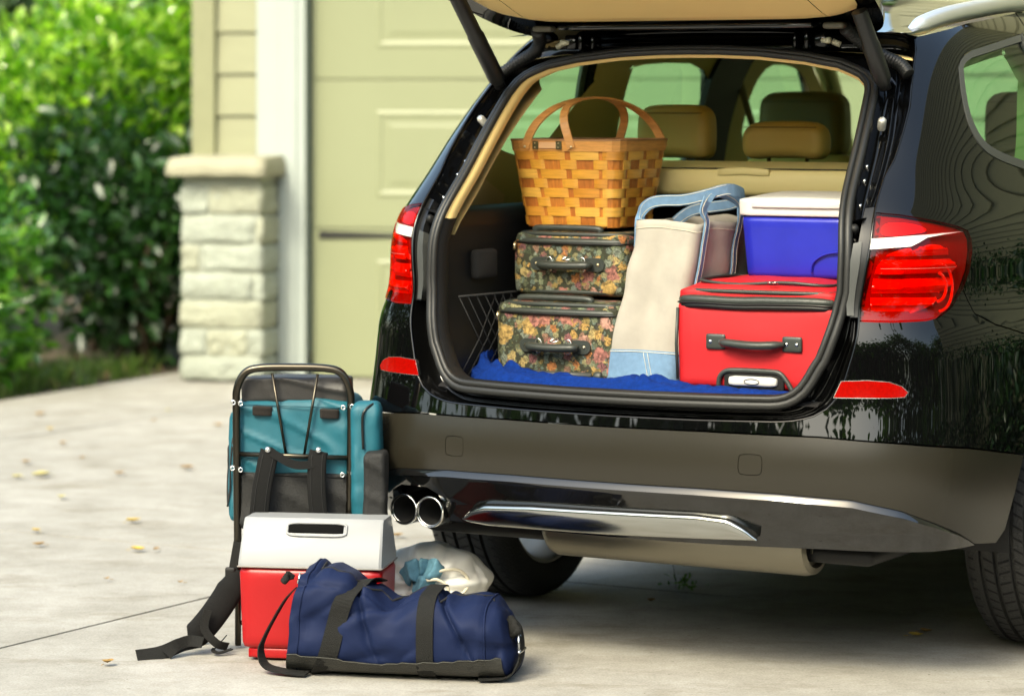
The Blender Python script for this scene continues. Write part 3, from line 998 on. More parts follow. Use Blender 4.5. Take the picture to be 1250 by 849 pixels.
for s in (1, -1):
    tl = panel("taillight", sd(TL, s), HOUSD, car, step=.02, off=-.012, rim=.02)
    panel("lamp_reflector", sd(chaikin(LAMP2, 2, True), s), HOUS, tl, step=.007, off=lambda a, b: rib(a, b) + .024, rim=.01)
    panel("lamp_reflector", sd(chaikin(LAMP1, 2, True), s), HOUS, tl, step=.010, off=-.008, rim=.01)
    cs, cw = (np.mean([p[0] for p in LAMP2]) + .045) * s, .985
    for rad in (.036, .060):
        arc = [(cs + s * rad * math.cos(a), cw + rad * math.sin(a)) for a in np.linspace(-1.5, 1.3, 14)]
        P = [Fq(*p) for p in arc]
        mk("light_guide", *tube(P, .004, 8), HOUS, tl)
    for w_ in (.945, .985, 1.022):
        P, n = FN(np.linspace(.735, .80, 8) * s, np.full(8, w_), -.002)
        mk("light_guide", *tube(P.tolist(), .0045, 8), HOUS, tl)
    panel("white_band", sd(BAND, s), WBAND, tl, step=.01, off=.0015, rim=.01)
    panel("lens", sd(inset(TL, .0025), s), LENS, tl, [sd(inset(BAND, -.001), s)], step=.014, off=.004, rim=0)

# jamb round the opening, rubber seal -----------------------------------------------------------------------------
N_ = len(Aloop)
def midl(t): return [((1 - t) * a[0] + t * b[0], (1 - t) * a[1] + t * b[1]) for a, b in zip(Aloop, Bloop)]
def raw(lines):
    rows = []
    for pts, off, dv in lines:
        q = np.array(pts); P, n = FN(q[:, 0], q[:, 1], off); P[:, 1] += dv; rows.append(P)
    return rows
rows = raw([(midl(-.01), -.004, 0), (midl(.03), -.016, 0), (midl(.10), -.040, 0.01), (midl(.38), -.052, .02), (midl(.48), -.040, .02), (midl(.60), -.036, .028), (midl(.80), -.040, .03), (midl(.92), -.030, .025), (midl(1.0), -.008, .014), (midl(1.08), -.004, .014)])
rows = np.stack([np.array([tuple(x) for x in crom([tuple(p) for p in np.array(rows)[:, k]], 3)]) for k in range(N_)], 1)
v, f = loft(rows.tolist(), True); mk("tailgate_jamb", v, f, JAMB, car)
q = np.array(midl(.004)); EP, EN = FN(q[:, 0], q[:, 1], -.004)
mk("jamb_edge", *tube(EP.tolist(), .0042, 8, True), PAINT, car)
q = np.array(midl(1.0)); SP, SN = FN(q[:, 0], q[:, 1], 0.0); SP[:, 1] += .012
cen = SP.mean(0)
inw = []
for i in range(N_):
    t = SP[(i + 1) % N_] - SP[i - 1]; d = np.cross(t, SN[i]); d /= np.linalg.norm(d); inw.append(d if np.dot(d, cen - SP[i]) > 0 else -d)
inw = np.array(inw)
def sealpath(i_, o_): return (SP + inw * i_ + SN * o_)
mb = MB()
mb.tube([tuple(p) for p in sealpath(.008, -.004)], .0115, 10, True)
mb.tube([tuple(p) for p in sealpath(.0245, .000)], .0085, 10, True)
mb.build("door_seal", RUBBER, car)
# interior lining just inside the seal: light above, black below
def lining(name, sel, m, rows_):
    rr = [[tuple(r[i]) for i in sel] for r in rows_]
    v, f = loft(rr, False); mk(name, v, f, m, car)
def fwd(P, d):
    P = P.copy(); P[:, 1] += d; return P
L1, L2, L3, L4 = sealpath(.026, -.006), fwd(sealpath(.036, -.012), .012), fwd(sealpath(.030, -.012), .05), fwd(sealpath(.012, -.012), .075)
half_n = len(Bh)
iw = [i for i in range(N_) if SP[i][2] > 1.13]
lining("headliner_edge", iw, BEIGEH, [L1, L2, L3, L4])
low_r = [i for i in range(0, half_n) if SP[i][2] <= 1.145]
low_l = [i for i in range(N_ - 1, half_n, -1) if SP[i][2] <= 1.145][::-1]
lining("boot_lining", low_l + low_r, MATTE, [L1, L2, L3, L4])
# jamb furniture: dark light-side plates, grey gutters, buffers, ball studs, latch loop
for s in (1, -1):
    pl = [(.655, .915), (.69, .915), (.722, 1.04), (.742, 1.16), (.742, 1.19), (.70, 1.185), (.672, 1.06)]
    panel("jamb_plate", sd(pl, s), mat("satin_black", (.012, .012, .012), .3), car, step=.02, off=-.012, rim=.02)
    pl = [(.648, .918), (.666, .918), (.684, 1.03), (.690, 1.10), (.668, 1.095), (.656, 1.02)]
    panel("jamb_gutter", sd(pl, s), GREYP, car, step=.02, off=-.006, rim=.02)
    for (a, b) in ((.672, 1.135), (.715, 1.40)):
        p, n = FN(np.array([a * s]), np.array([b]), -.02)
        M = Matrix.Translation(p[0]) @ Vector(n[0]).to_track_quat('Z', 'Y').to_matrix().to_4x4()
        v, f = lathe([(.0, .016), (.007, .016), (.011, .010), (.011, -.02)], 14)
        mk("buffer", [M @ Vector(x) for x in v], f, MATTE if b < 1.3 else mat("stud_white", (.7, .68, .6), .3, metal=.5), car)
    for b in (1.20, 1.26, 1.295):
        p, n = FN(np.array([.685 * s]), np.array([b]), -.028)
        v, f = lathe([(.0, .006), (.004, .006), (.005, -.01)], 10)
        M = Matrix.Translation(p[0]) @ Vector(n[0]).to_track_quat('Z', 'Y').to_matrix().to_4x4()
        mk("bolt", [M @ Vector(x) for x in v], f, SATCH, car)

# tailgate, standing open ------------------------------------------------------------------------------------------
AL = R(25)
HV, HW = -.45, 1.612
def gp(u, t, n=0.0):             # n > 0 = outer skin side (up and forward)
    return (u, HV - math.cos(AL) * t + math.sin(AL) * n, HW + math.sin(AL) * t + math.cos(AL) * n)
wd = Spl([(-.03, .46), (0, .50), (.04, .54), (.08, .562), (.14, .583), (.22, .60), (.4, .64), (.6, .675), (.85, .70), (.98, .68), (1.06, .60)])
arc_n = Spl([(-.03, .02), (.15, .0), (.5, -.03), (.8, -.02), (1.06, .06)])
ts = np.concatenate([np.linspace(-.03, .2, 12), np.linspace(.25, 1.06, 14)])
def gring(i, inner):
    pass
rows_in, rows_out = [], []
us = np.linspace(-1, 1, 41)
for t in ts:
    h = float(wd(t)); an = float(arc_n(t))
    rows_in.append([gp(h * x, t, an - .012 * abs(x) ** 8) for x in us])
    rows_out.append([gp(h * x * (1.0 + .0), t, an + .075 * (1 - abs(x) ** 6) + .006 + .02 * (1 - x * x)) for x in us])
v, f = loft(rows_in, False)
n0 = len(v)
v2, f2 = loft(rows_out, False)
allf = f + [tuple(i + n0 for i in reversed(q)) for q in f2]
m_, k_ = len(ts), len(us)
for i in range(m_ - 1):
    allf.append((i * k_, (i + 1) * k_, n0 + (i + 1) * k_, n0 + i * k_)); allf.append(((i + 1) * k_ + k_ - 1, i * k_ + k_ - 1, n0 + i * k_ + k_ - 1, n0 + (i + 1) * k_ + k_ - 1))
for j in range(k_ - 1):
    allf.append((j + 1, j, n0 + j, n0 + j + 1)); b0 = (m_ - 1) * k_
    allf.append((b0 + j, b0 + j + 1, n0 + b0 + j + 1, n0 + b0 + j))
gate = mk("tailgate", v + v2, allf, PAINT, car, angle=40)
# trim panels of the gate, three pieces with a gap between them
def gtrim(u0f, u1f, round0, round1):
    rows = []
    tt = np.linspace(.138, .92, 26)
    for t in tt:
        h = float(wd(t)) - .055 - .05 * max(0, 1 - (t - .138) / .06) ** 2
        a, b = max(u0f, -h), min(u1f, h)
        rows.append([(a + (b - a) * x, t, float(arc_n(t)) - .020 + .016 * (abs((a + (b - a) * x)) / h) ** 10 ) for x in np.linspace(0, 1, 15)])
    first = [(p[0], p[1] - .006, p[2] + .022) for p in rows[0]]
    last = [(p[0], p[1] + .006, p[2] + .022) for p in rows[-1]]
    R_ = [first] + rows + [last]
    R_ = [[gp(*p) for p in r] for r in R_]
    v, f = loft(R_, False)
    mk("gate_trim", v, f, BEIGEH, gate)
gtrim(-.70, -.452, 1, 0); gtrim(-.4495, .4305, 0, 0); gtrim(.433, .70, 0, 1)
for s in (-1, 1):
    mk("gate_bumper_stop", *softbox((.06, .035, .018), .008, 6), mat("bump_grey", (.12, .11, .08), .35), gate).location = gp(s * .43, .085, -.012)
mb = MB(); v, f = softbox((.75, .045, .02), .01, 8); mb.add(v, f, Matrix.Translation(gp(0, .09, -.012))); mb.build("latch_rail", GLOSSB, gate)
for s in (-1, 1):
    mb = MB()
    mb.box((s * .37, -.47, 1.600), (.035, .05, .04), .004, 1); mb.box((s * .335, -.475, 1.603), (.012, .06, .05), .003, 1); mb.box((s * .30, -.475, 1.60), (.010, .05, .04), .003, 1)
    mb.build("hinge", JAMB, car)
    mb = MB()
    mb.tube([gp(s * .40, .035, -.03), gp(s * .375, .03, -.028)], .008, 8); mb.tube([(s * .42, -.475, 1.588), (s * .40, -.48, 1.597)], .008, 8)
    mb.build("connector", mat("connector_white", (.62, .58, .42), .45), gate)
    # corrugated wiring boot
    pts = [gp(s * .455, .075, -.015), gp(s * .475, .02, -.02), (s * .505, -.455, 1.575), (s * .555, -.45, 1.548), (s * .598, -.455, 1.522), (s * .625, -.465, 1.50)]
    if s > 0: pts = [gp(.455, .075, -.015), gp(.468, .03, -.02), (.495, -.465, 1.578), (.54, -.465, 1.556), (.585, -.47, 1.536), (.612, -.48, 1.51)]
    P = crom(pts, 16)
    rr = [.0165 + .0028 * math.sin(i * 2.1) for i in range(len(P))]
    mk("wiring_boot", *tube(P, rr, 14), RUBBER, gate)
    # gas strut
    lo = Vector(Fq(s * (.70 if s < 0 else .722), 1.488 if s < 0 else 1.482)) + Vector((0, -.022, 0))
    hi = Vector(gp(s * .648, STRUT_T[0] if s < 0 else STRUT_T[1], -.03)) if False else None
    tgt = (559, 0) if s < 0 else (1061, 0)
    o, d = ray(*tgt)
    bt, bd = None, 9e9
    for t in np.linspace(.2, .95, 300):       # the gate end lies on the gate's side rail
        p = Vector(gp(s * (float(wd(t)) - .05), t, -.03))
        dirv = (p - lo)
        nrm = dirv.cross(Vector(d)).normalized()
        dist = abs((Vector(o) - lo).dot(nrm))
        if dist < bd: bd, bt, hi = dist, t, p
    ax = (hi - lo).normalized()
    Ls = (hi - lo).length
    sp = [lo + ax * k for k in (0, .02, Ls * .55, Ls * .55 + .01, Ls)]
    so = mk("gas_strut", *tube(sp, [.014, .0235, .0235, .021, .021], 18), mat("strut_black", (.014, .014, .013), .38), car, angle=60)
    mk("strut_socket", *tube([lo - ax * .01, lo + ax * .03], [.016, .017], 12), MATTE, so)

# wheels -----------------------------------------------------------------------------------------------------------
def wheel():
    w = bpy.data.objects.new("wheel", None); link(w, car)
    Rt, W = .352, .245
    prof = [(.250, -.105), (.256, -.118), (.274, -.1235), (.304, -.1225), (.326, -.115), (.340, -.104), (.3475, -.090)]
    gx = [-.062, -.0235, .0235, .062]
    x = -.090
    for g_ in gx:
        prof += [(.3475 + .0045 * (1 - (abs(g_) / .1) ** 2), g_ - .0062), (.3405, g_ - .005), (.3405, g_ + .005), (.3475 + .0045 * (1 - (abs(g_) / .1) ** 2), g_ + .0062)]
    prof += [(.3475, .090), (.340, .104), (.326, .115), (.304, .1225), (.274, .1235), (.256, .118), (.250, .105)]
    v, f = lathe(prof, 96, 'x')
    ty = mk("tyre", v, f, SEALP, w, angle=35)
    # sipes: thin dark cuts across each rib, all round
    mb = MB()
    ribs = [(-.098, -.070, 22), (-.055, -.030, 34), (-.016, .016, -26), (.030, .055, 34), (.070, .098, -22)]
    for k in range(72):
        a = 2 * math.pi * k / 72
        for (x0, x1, sk) in ribs:
            da = math.radians(sk) * (x1 - x0) * 2.2
            r0 = .3482 + .0045 * (1 - (abs((x0 + x1) / 2) / .1) ** 2) + (-.0012 if abs(x0) > .06 else .0)
            q = []
            for (xx, aa) in ((x0, a - da / 2), (x1, a + da / 2)):
                for e in (-.0032, .0032):
                    q.append((xx, (r0) * math.cos(aa + e / r0), (r0) * math.sin(aa + e / r0)))
            mb.add(q, [(0, 1, 3, 2)])
    mb.build("tread_sipes", mat("sipe_dark", (.004, .004, .004), .9), ty, smooth=False)
    ty.children[0]["kind"] = "stuff"
    prof = [(.254, -.108), (.246, -.112), (.240, -.104), (.232, -.085), (.224, -.02), (.218, .05), (.234, .095), (.244, .112), (.254, .108)]
    v, f = lathe(prof, 56, 'x'); rim = mk("rim", v, f, mat("rim_silver", (.62, .61, .57), .4, metal=.3), w)
    for k in range(5):
        a = 2 * math.pi * k / 5
        mb = MB()
        for e in (-.10, .10):
            p = [(.085, .05 * math.cos(a + e * 2), .05 * math.sin(a + e * 2)), (.088, .13 * math.cos(a + e * 1.2), .13 * math.sin(a + e * 1.2)), (.098, .238 * math.cos(a + e), .238 * math.sin(a + e))]
            mb.tube(p, [.022, .018, .018], 8, flat=.6)
        mb.build("spoke", MATS["rim_silver"], rim)
    v, f = lathe([(0, .10), (.05, .095), (.062, .08), (.062, .02)], 24, 'x'); mk("hub", v, f, MATS["rim_silver"], rim)
    v, f = lathe([(.05, -.02), (.165, -.02), (.165, .0), (.05, .0)], 40, 'x', True); mk("brake_disc", v, f, mat("disc_iron", (.16, .14, .12), .4, metal=.9), w)
    mb = MB(); mb.box((.0, .145, .06), (.075, .07, .15), .02); mb.box((-.03, 0, 0), (.08, .14, .14), .03); mb.build("brake_caliper", MATTE, w)
    return w
w0 = wheel()
def copy_wheel(loc, rz):
    w = w0.copy(); link(w); w.parent = car
    w.location = loc; w.rotation_euler = (0, 0, rz)
    for ch in list(w0.children):
        c = ch.copy(); link(c); c.parent = w
        for g_ in ch.children:
            d = g_.copy(); link(d); d.parent = c
    return w
w0.location = (.816, 0, .349)
copy_wheel((-.816, 0, .349), math.pi)
copy_wheel((.81, 2.81, .349), 0)
copy_wheel((-.81, 2.81, .349), math.pi)

# inside -------------------------------------------------------------------------------------------------------------
FLOORZ = .688
mb = MB(); mb.box((0, .0, FLOORZ - .03), (1.14, 1.70, .06), .01); mb.build("boot_floor", CARPET, car)
# sill plate with dimples
rows = []
for (dv_, dz) in ((.020, .004), (.035, .012), (.06, .0135), (.11, .0125), (.125, .006)):
    rows.append([(x, float(VR(.69)) + float(CV(x)) + dv_ + .012, FLOORZ + dz) for x in np.linspace(-.545, .545, 40)])
v, f = loft(rows, False); sillp = mk("sill_plate", v, [q[::-1] for q in f], mat("sill_plastic", (.022, .021, .021), .4, bump=.1, bump_scale=300), car)
mb = MB()
for k in range(34):
    x = -.52 + 1.04 * k / 33
    v, f = lathe([(.0, .0035), (.0035, .0025), (.0055, .0)], 8)
    mb.add(v, f, Matrix.Translation((x, float(VR(.69)) + float(CV(x)) + .012 + .055, FLOORZ + .0136)))
tag(mb.build("sill_stud", GREYP, sillp), kind="stuff")
# inner side trims: pillars with window openings, lower boot sides
for s in (1, -1):
    qi = inset(QWIN, .030); ri = inset(rwin, .02); fi = inset(fwin, .02)
    qi = [p for p in qi]
    qi2 = [(a if a < SV(.06, 1.4)[0] else SV(.06, 1.4)[0] + (b - 1.4) * .10, b) for a, b in qi]
    up = [SV(-.50, 1.12), SV(2.25, 1.08), SV(1.95, 1.45), SV(1.62, 1.63), SV(.26, 1.64), SV(-.30, 1.62), SV(-.36, 1.52), SV(-.44, 1.40), SV(-.50, 1.25)]
    panel("pillar_trim", sd(up, s), OLIVE, car, [sd(qi2, s), sd(ri, s), sd(fi, s)], step=.035, off=-.060, rim=.0, inward=True)
    dpil = [(.645, 1.12), SV(-.20, 1.12), SV(-.24, 1.20), SV(-.40, 1.25), SV(-.44, 1.36), SV(-.36, 1.54), SV(-.28, 1.61), (.665, 1.54), (.665, 1.40), (.65, 1.25)]
    panel("d_pillar_trim", sd(dpil, s), BEIGE, car, step=.03, off=-.088, rim=.0, inward=True, dv=.008)
    bp = [SV(1.03, 1.12), SV(1.24, 1.12), SV(1.20, 1.62), SV(.96, 1.62)]
    panel("b_pillar_trim", sd(bp, s), MATTE, car, step=.04, off=-.075, rim=.02, inward=True)
    dk = [SV(2.25, 1.06), SV(.30, 1.08), SV(.30, .40), SV(2.25, .40)]
    panel("door_card", sd(dk, s), OLIVE, car, step=.08, off=-.08, rim=0, inward=True)
    rows = []
    for w_ in (.66, .80, .95, 1.10, 1.14, 1.155):
        rows.append([(s * (.55 + .035 * min(1, (w_ - .66) / .3) - (.0 if w_ < 1.12 else .0) + (.05 if w_ > 1.15 else 0)), v_, w_) for v_ in np.linspace(-.83, .36, 12)])
    v, f = loft(rows, False); mk("boot_side_trim", v, f if s < 0 else [q[::-1] for q in f], MATTE, car)
    mb = MB(); mb.box((s * .568, -.62, 1.0), (.03, .11, .08), .012); mb.build("trim_recess", CARPET, car)
    # storage net: crossing cords low on the boot side
    mb = MB()
    for k in range(12):
        a0 = -.78 + .045 * k
        mb.tube([(s * .553, a0, .70), (s * .548, a0 + .10, .80), (s * .552, a0 + .20, .92)], .0016, 5)
        mb.tube([(s * .553, a0 + .20, .70), (s * .548, a0 + .10, .80), (s * .552, a0, .92)], .0016, 5)
    mb.tube([(s * .552, -.78, .92), (s * .550, -.3, .915), (s * .552, -.05, .92)], .003, 6)
    mb.build("storage_net", mat("net_cord", (.025, .025, .025), .8), car)
# headliner
rows = []
for (v0, w0_) in ((-.40, 1.575), (-.2, 1.60), (.2, 1.625), (.9, 1.63), (1.5, 1.615), (1.72, 1.60)):
    rows.append([(.60 * x, v0, w0_ - .03 * x ** 4) for x in np.linspace(-1, 1, 17)])
v, f = loft(rows, False); mk("headliner", v, [q[::-1] for q in f], BEIGEH, car)
# load cover in its cassette, and the shelf behind the seats
rows = []
prof = [(a - .255, b) for a, b in [(.125, 1.182), (.118, 1.192), (.120, 1.240), (.128, 1.249), (.20, 1.257), (.30, 1.270), (.34, 1.264), (.36, 1.20), (.20, 1.175), (.14, 1.176)]]
for x in np.linspace(-.585, .585, 25): rows.append([(x, p[0], p[1]) for p in prof])
v, f = loft(rows, True, True, True); lc = mk("load_cover", v, f, mat("cover_beige", (.74, .63, .28), .5, bump=.1, bump_scale=400), car, angle=40)
v, f = softbox((.16, .016, .022), .007, 6, lambda x, y, z: (x, y, z + .004 * (1 - abs(x) / .08))); mk("cover_handle", v, f, MATS["cover_beige"], lc).location = (-.02, -.134, 1.243)
v, f = softbox((.9, .012, .004), .002, 4); mk("cover_slot", v, f, MATTE, lc).location = (.03, -.105, 1.2525)
mb = MB(); v, f = softbox((1.14, .14, .62), .04, 10); mb.add(v, f, Matrix.Translation((0, .13, .92))); mb.build("rear_seat_back", CARPET, car)
def headrest(u, v_, w_, sx, sy, sz, m, posts=True, tilt=0):
    vv, ff = softbox((sx, sy, sz), min(sx, sy, sz) * .34, 14, lambda x, y, z: (x * (1 + .06 * math.cos(z / sz * 3) - .02), y + .012 * math.cos(x / sx * 3.0), z - .010 * (abs(x) / sx * 2) ** 3))
    h = mk("headrest", vv, ff, m, car); h.location = (u, v_, w_)
    seam = [(sx * .5 * math.cos(a) * .93, -sy * .5 * .98, sz * .34 + 0 * a) for a in np.linspace(math.pi, 0, 9)]
    mk("seam", *tube([(x, y - .001 + .012 * math.cos(x / sx * 3.0), z) for x, y, z in seam], .0013, 5), mat("seam_brown", (.12, .07, .02), .7), h)
    if posts:
        mb = MB()
        for e in (-.06, .06): mb.tube([(u + e, v_ + .01, w_ - sz / 2 + .02), (u + e, v_ + .01, w_ - sz / 2 - .12)], .006, 8)
        mb.build("headrest_post", SATCH, car)
headrest(-.385, .18, 1.352, .225, .10, .155, LEATH)
headrest(-.03, .17, 1.330, .245, .10, .105, LEATH)
headrest(.335, .18, 1.352, .225, .10, .155, LEATH)
for u in (-.38, .38):
    vv, ff = softbox((.50, .17, .62), .07, 12, lambda x, y, z: (x * (1 - .22 * max(0, z / .31) ** 2), y, z)); mk("front_seat", vv, ff, LEATH, car).location = (u, 1.07, .96)
    headrest(u, 1.07, 1.368, .285, .11, .20, mat("dark_leather", (.22, .17, .055), .5, bump=.15, bump_scale=260))
    vv, ff = softbox((.50, .5, .16), .06, 10); mk("front_seat_cushion", vv, ff, LEATH, car).location = (u, 1.33, .62)
vv, ff = softbox((1.2, .5, .16), .05, 10); mk("rear_seat_cushion", vv, ff, LEATH, car).location = (0, .45, .66)
vv, ff = softbox((1.35, .45, .35), .10, 12); mk("dashboard", vv, ff, MATTE, car).location = (0, 2.05, .93)
mk("steering_wheel", *tube([(.19 * math.cos(a), .06 * math.sin(a), .18 * math.sin(a)) for a in np.linspace(0, 2 * math.pi, 25)[:-1]], .015, 8, True), MATTE, car).location = (-.38, 1.70, 1.04)
mb = MB(); mb.box((0, 1.3, .42), (1.3, 2.2, .04)); mb.build("cabin_floor", CARPET, car)
mk("seat_belt", *strap([(-.66, 1.18, 1.50), (-.60, 1.22, 1.25), (-.57, 1.3, .9)], .045, .003, (0, 1, .1)), mat("belt_web", (.20, .17, .08), .7), car)
# ------------------------------------------------------------------ things in the boot (all square to the car unless turned)
FZ = FLOORZ + .002
def cthing(name, label, cat, u, v, w, turn=0.0, group=None, tilt=(0, 0)):
    p = car2w(u, v, w)
    o = thing(name, label, cat, p, 0, group)
    o.rotation_euler = (Matrix.Rotation(-TH + R(turn), 4, 'Z') @ Matrix.Rotation(R(tilt[0]), 4, 'X') @ Matrix.Rotation(R(tilt[1]), 4, 'Y')).to_euler()
    return o

def tapestry():
    m = bpy.data.materials.new("floral_tapestry"); m.use_nodes = True
    nt = m.node_tree; b = nt.nodes["Principled BSDF"]
    tc = nt.nodes.new("ShaderNodeTexCoord")
    nzn = nt.nodes.new("ShaderNodeTexNoise"); nzn.inputs["Scale"].default_value = 55; nzn.inputs["Detail"].default_value = 3
    nt.links.new(tc.outputs["Object"], nzn.inputs["Vector"])
    mixv = nt.nodes.new("ShaderNodeMix"); mixv.data_type = 'VECTOR'; mixv.inputs[0].default_value = .018
    nt.links.new(tc.outputs["Object"], mixv.inputs[4]); nt.links.new(nzn.outputs["Color"], mixv.inputs[5])
    cur = None
    def layer(scale, thr, cols, seed, petal=0.0, edge=.03):
        nonlocal cur
        mp = nt.nodes.new("ShaderNodeMapping"); mp.inputs["Location"].default_value = (seed, seed * 1.7, seed * .6)
        nt.links.new(mixv.outputs[1], mp.inputs[0])
        vo = nt.nodes.new("ShaderNodeTexVoronoi"); vo.inputs["Scale"].default_value = scale; vo.inputs["Randomness"].default_value = 1.0
        nt.links.new(mp.outputs[0], vo.inputs["Vector"])
        n2 = nt.nodes.new("ShaderNodeTexNoise"); n2.inputs["Scale"].default_value = scale * 4.2; n2.inputs["Detail"].default_value = 3
        nt.links.new(mp.outputs[0], n2.inputs["Vector"])
        ad = nt.nodes.new("ShaderNodeMath"); ad.operation = 'MULTIPLY_ADD'; ad.inputs[1].default_value = petal; 
        nt.links.new(n2.outputs["Fac"], ad.inputs[0]); nt.links.new(vo.outputs["Distance"], ad.inputs[2])
        st_ = nt.nodes.new("ShaderNodeMapRange"); st_.inputs[1].default_value = thr + edge; st_.inputs[2].default_value = thr; st_.inputs[3].default_value = 0; st_.inputs[4].default_value = 1
        nt.links.new(ad.outputs[0], st_.inputs[0])
        # colour of each motif picked by its cell, petals shaded by fine noise
        sep = nt.nodes.new("ShaderNodeSeparateColor"); nt.links.new(vo.outputs["Color"], sep.inputs[0])
        rp = nt.nodes.new("ShaderNodeValToRGB"); rp.color_ramp.interpolation = 'CONSTANT'
        el = rp.color_ramp.elements
        while len(el) > 1: el.remove(el[-1])
        for i, c in enumerate(cols):
            e = el[0] if i == 0 else el.new(i / len(cols))
            e.position = i / len(cols); e.color = (*c, 1)
        nt.links.new(sep.outputs[0], rp.inputs[0])
        sh = nt.nodes.new("ShaderNodeTexNoise"); sh.inputs["Scale"].default_value = scale * 7; sh.inputs["Detail"].default_value = 2
        nt.links.new(mp.outputs[0], sh.inputs["Vector"])
        shr = nt.nodes.new("ShaderNodeMapRange"); shr.inputs[1].default_value = .35; shr.inputs[2].default_value = .62; shr.inputs[3].default_value = .22; shr.inputs[4].default_value = .78
        nt.links.new(sh.outputs["Fac"], shr.inputs[0])
        mu = nt.nodes.new("ShaderNodeMix"); mu.data_type = 'RGBA'; mu.blend_type = 'MULTIPLY'; mu.inputs[0].default_value = 1
        nt.links.new(rp.outputs[0], mu.inputs[6]); nt.links.new(shr.outputs[0], mu.inputs[7])
        mx = nt.nodes.new("ShaderNodeMix"); mx.data_type = 'RGBA'
        nt.links.new(st_.outputs[0], mx.inputs[0])
        if cur is None: mx.inputs[6].default_value = (.030, .032, .016, 1)
        else: nt.links.new(cur, mx.inputs[6])
        nt.links.new(mu.outputs[2], mx.inputs[7])
        cur = mx.outputs[2]
    layer(64, .78, [(.08, .10, .05), (.16, .18, .10), (.28, .30, .18), (.06, .06, .04), (.18, .24, .20)], 1.3, .55)
    layer(46, .66, [(.42, .30, .10), (.28, .32, .19), (.36, .20, .13), (.20, .25, .21), (.40, .36, .18)], 4.1, .5)
    layer(29, .62, [(.66, .40, .12), (.56, .22, .07), (.30, .12, .12), (.60, .45, .18), (.28, .32, .25)], 7.7, .5)
    layer(15, .60, [(.62, .25, .19), (.66, .43, .14), (.52, .21, .17), (.28, .30, .21), (.64, .34, .26)], 2.9, .55, .04)
    nt.links.new(cur, b.inputs["Base Color"])
    b.inputs["Roughness"].default_value = .85
    MATS["floral_tapestry"] = m
    return weave_bump(m, 1500, .3)
TAP = tapestry()
BLTRIM = mat("black_leatherette", (.034, .040, .036), .36, bump=.15, bump_scale=300)
BRASS = mat("pale_brass", (.72, .62, .40), .28, metal=1.0)
NICKEL = mat("nickel", (.75, .74, .70), .2, metal=1.0)

def handle_leather(parent, L, z, y, m=BLTRIM, rivets=2, clip=True):
    """carrying handle on the front face: end tabs, grip, rings, rivets"""
    for s in (-1, 1):
        n = 14
        tab = [(L * .5 * s + .0 , 0)]
        ol = [(-.002 * s, -.0185), (.034 * s, -.0185)] + [((.034 + .019 * math.sin(a)) * s, -.0185 * math.cos(a)) for a in np.linspace(.25, math.pi - .25, 8)] + [(.034 * s, .0185), (-.002 * s, .0185)]
        x0 = s * (L / 2 - .052)
        a = [(x0 + p[0], y - .001, z + p[1]) for p in ol]; bck = [(x0 + p[0], y - .0055, z + p[1]) for p in ol]
        v, f = loft([a, bck], True, True, True); mk("handle_tab", v, f, m, parent, smooth=False)
        for k in range(rivets):
            v, f = lathe([(0, -.0035), (.003, -.003), (.0048, 0)], 12, 'y')
            mk("rivet", v, f, BRASS, parent).location = (x0 + s * (.012 + .022 * k), y - .0055, z)
    P = crom([(-L / 2 + .045, y - .008, z), (-L * .30, y - .026, z - .001), (0, y - .032, z - .003), (L * .30, y - .026, z - .001), (L / 2 - .045, y - .008, z)], 6)
    n = len(P)
    rr = [.0075 + .0065 * min(1, 5 * min(i, n - 1 - i) / n) for i in range(n)]
    g_ = mk("grip", *tube(P, rr, 12, flat=.8, up=(0, 0, 1)), m, parent)
    mk("grip_seam", *tube([(p.x, p.y - .0125, p.z + .001) for p in P[3:-3]], .0012, 5), mat("stitch_black", (.01, .01, .01), .6), g_)
    for s in (-1, 1):
        q = s * (L / 2 - .062)
        ring = [(q + .011 * math.cos(a) * 1.0, y - .014, z + .0195 * math.sin(a)) for a in np.linspace(0, 2 * math.pi, 17)[:-1]]
        mk("ring", *tube(ring, .0017, 6, True), NICKEL, parent)
    if clip:
        mk("clasp", *tube(crom([(.004, y - .004, z + .022), (.004, y - .016, z + .02), (-.006, y - .022, z + .013), (.008, y - .024, z + .012), (.018, y - .018, z + .016), (.012, y - .012, z + .022)], 4), .0022, 6), NICKEL, parent)

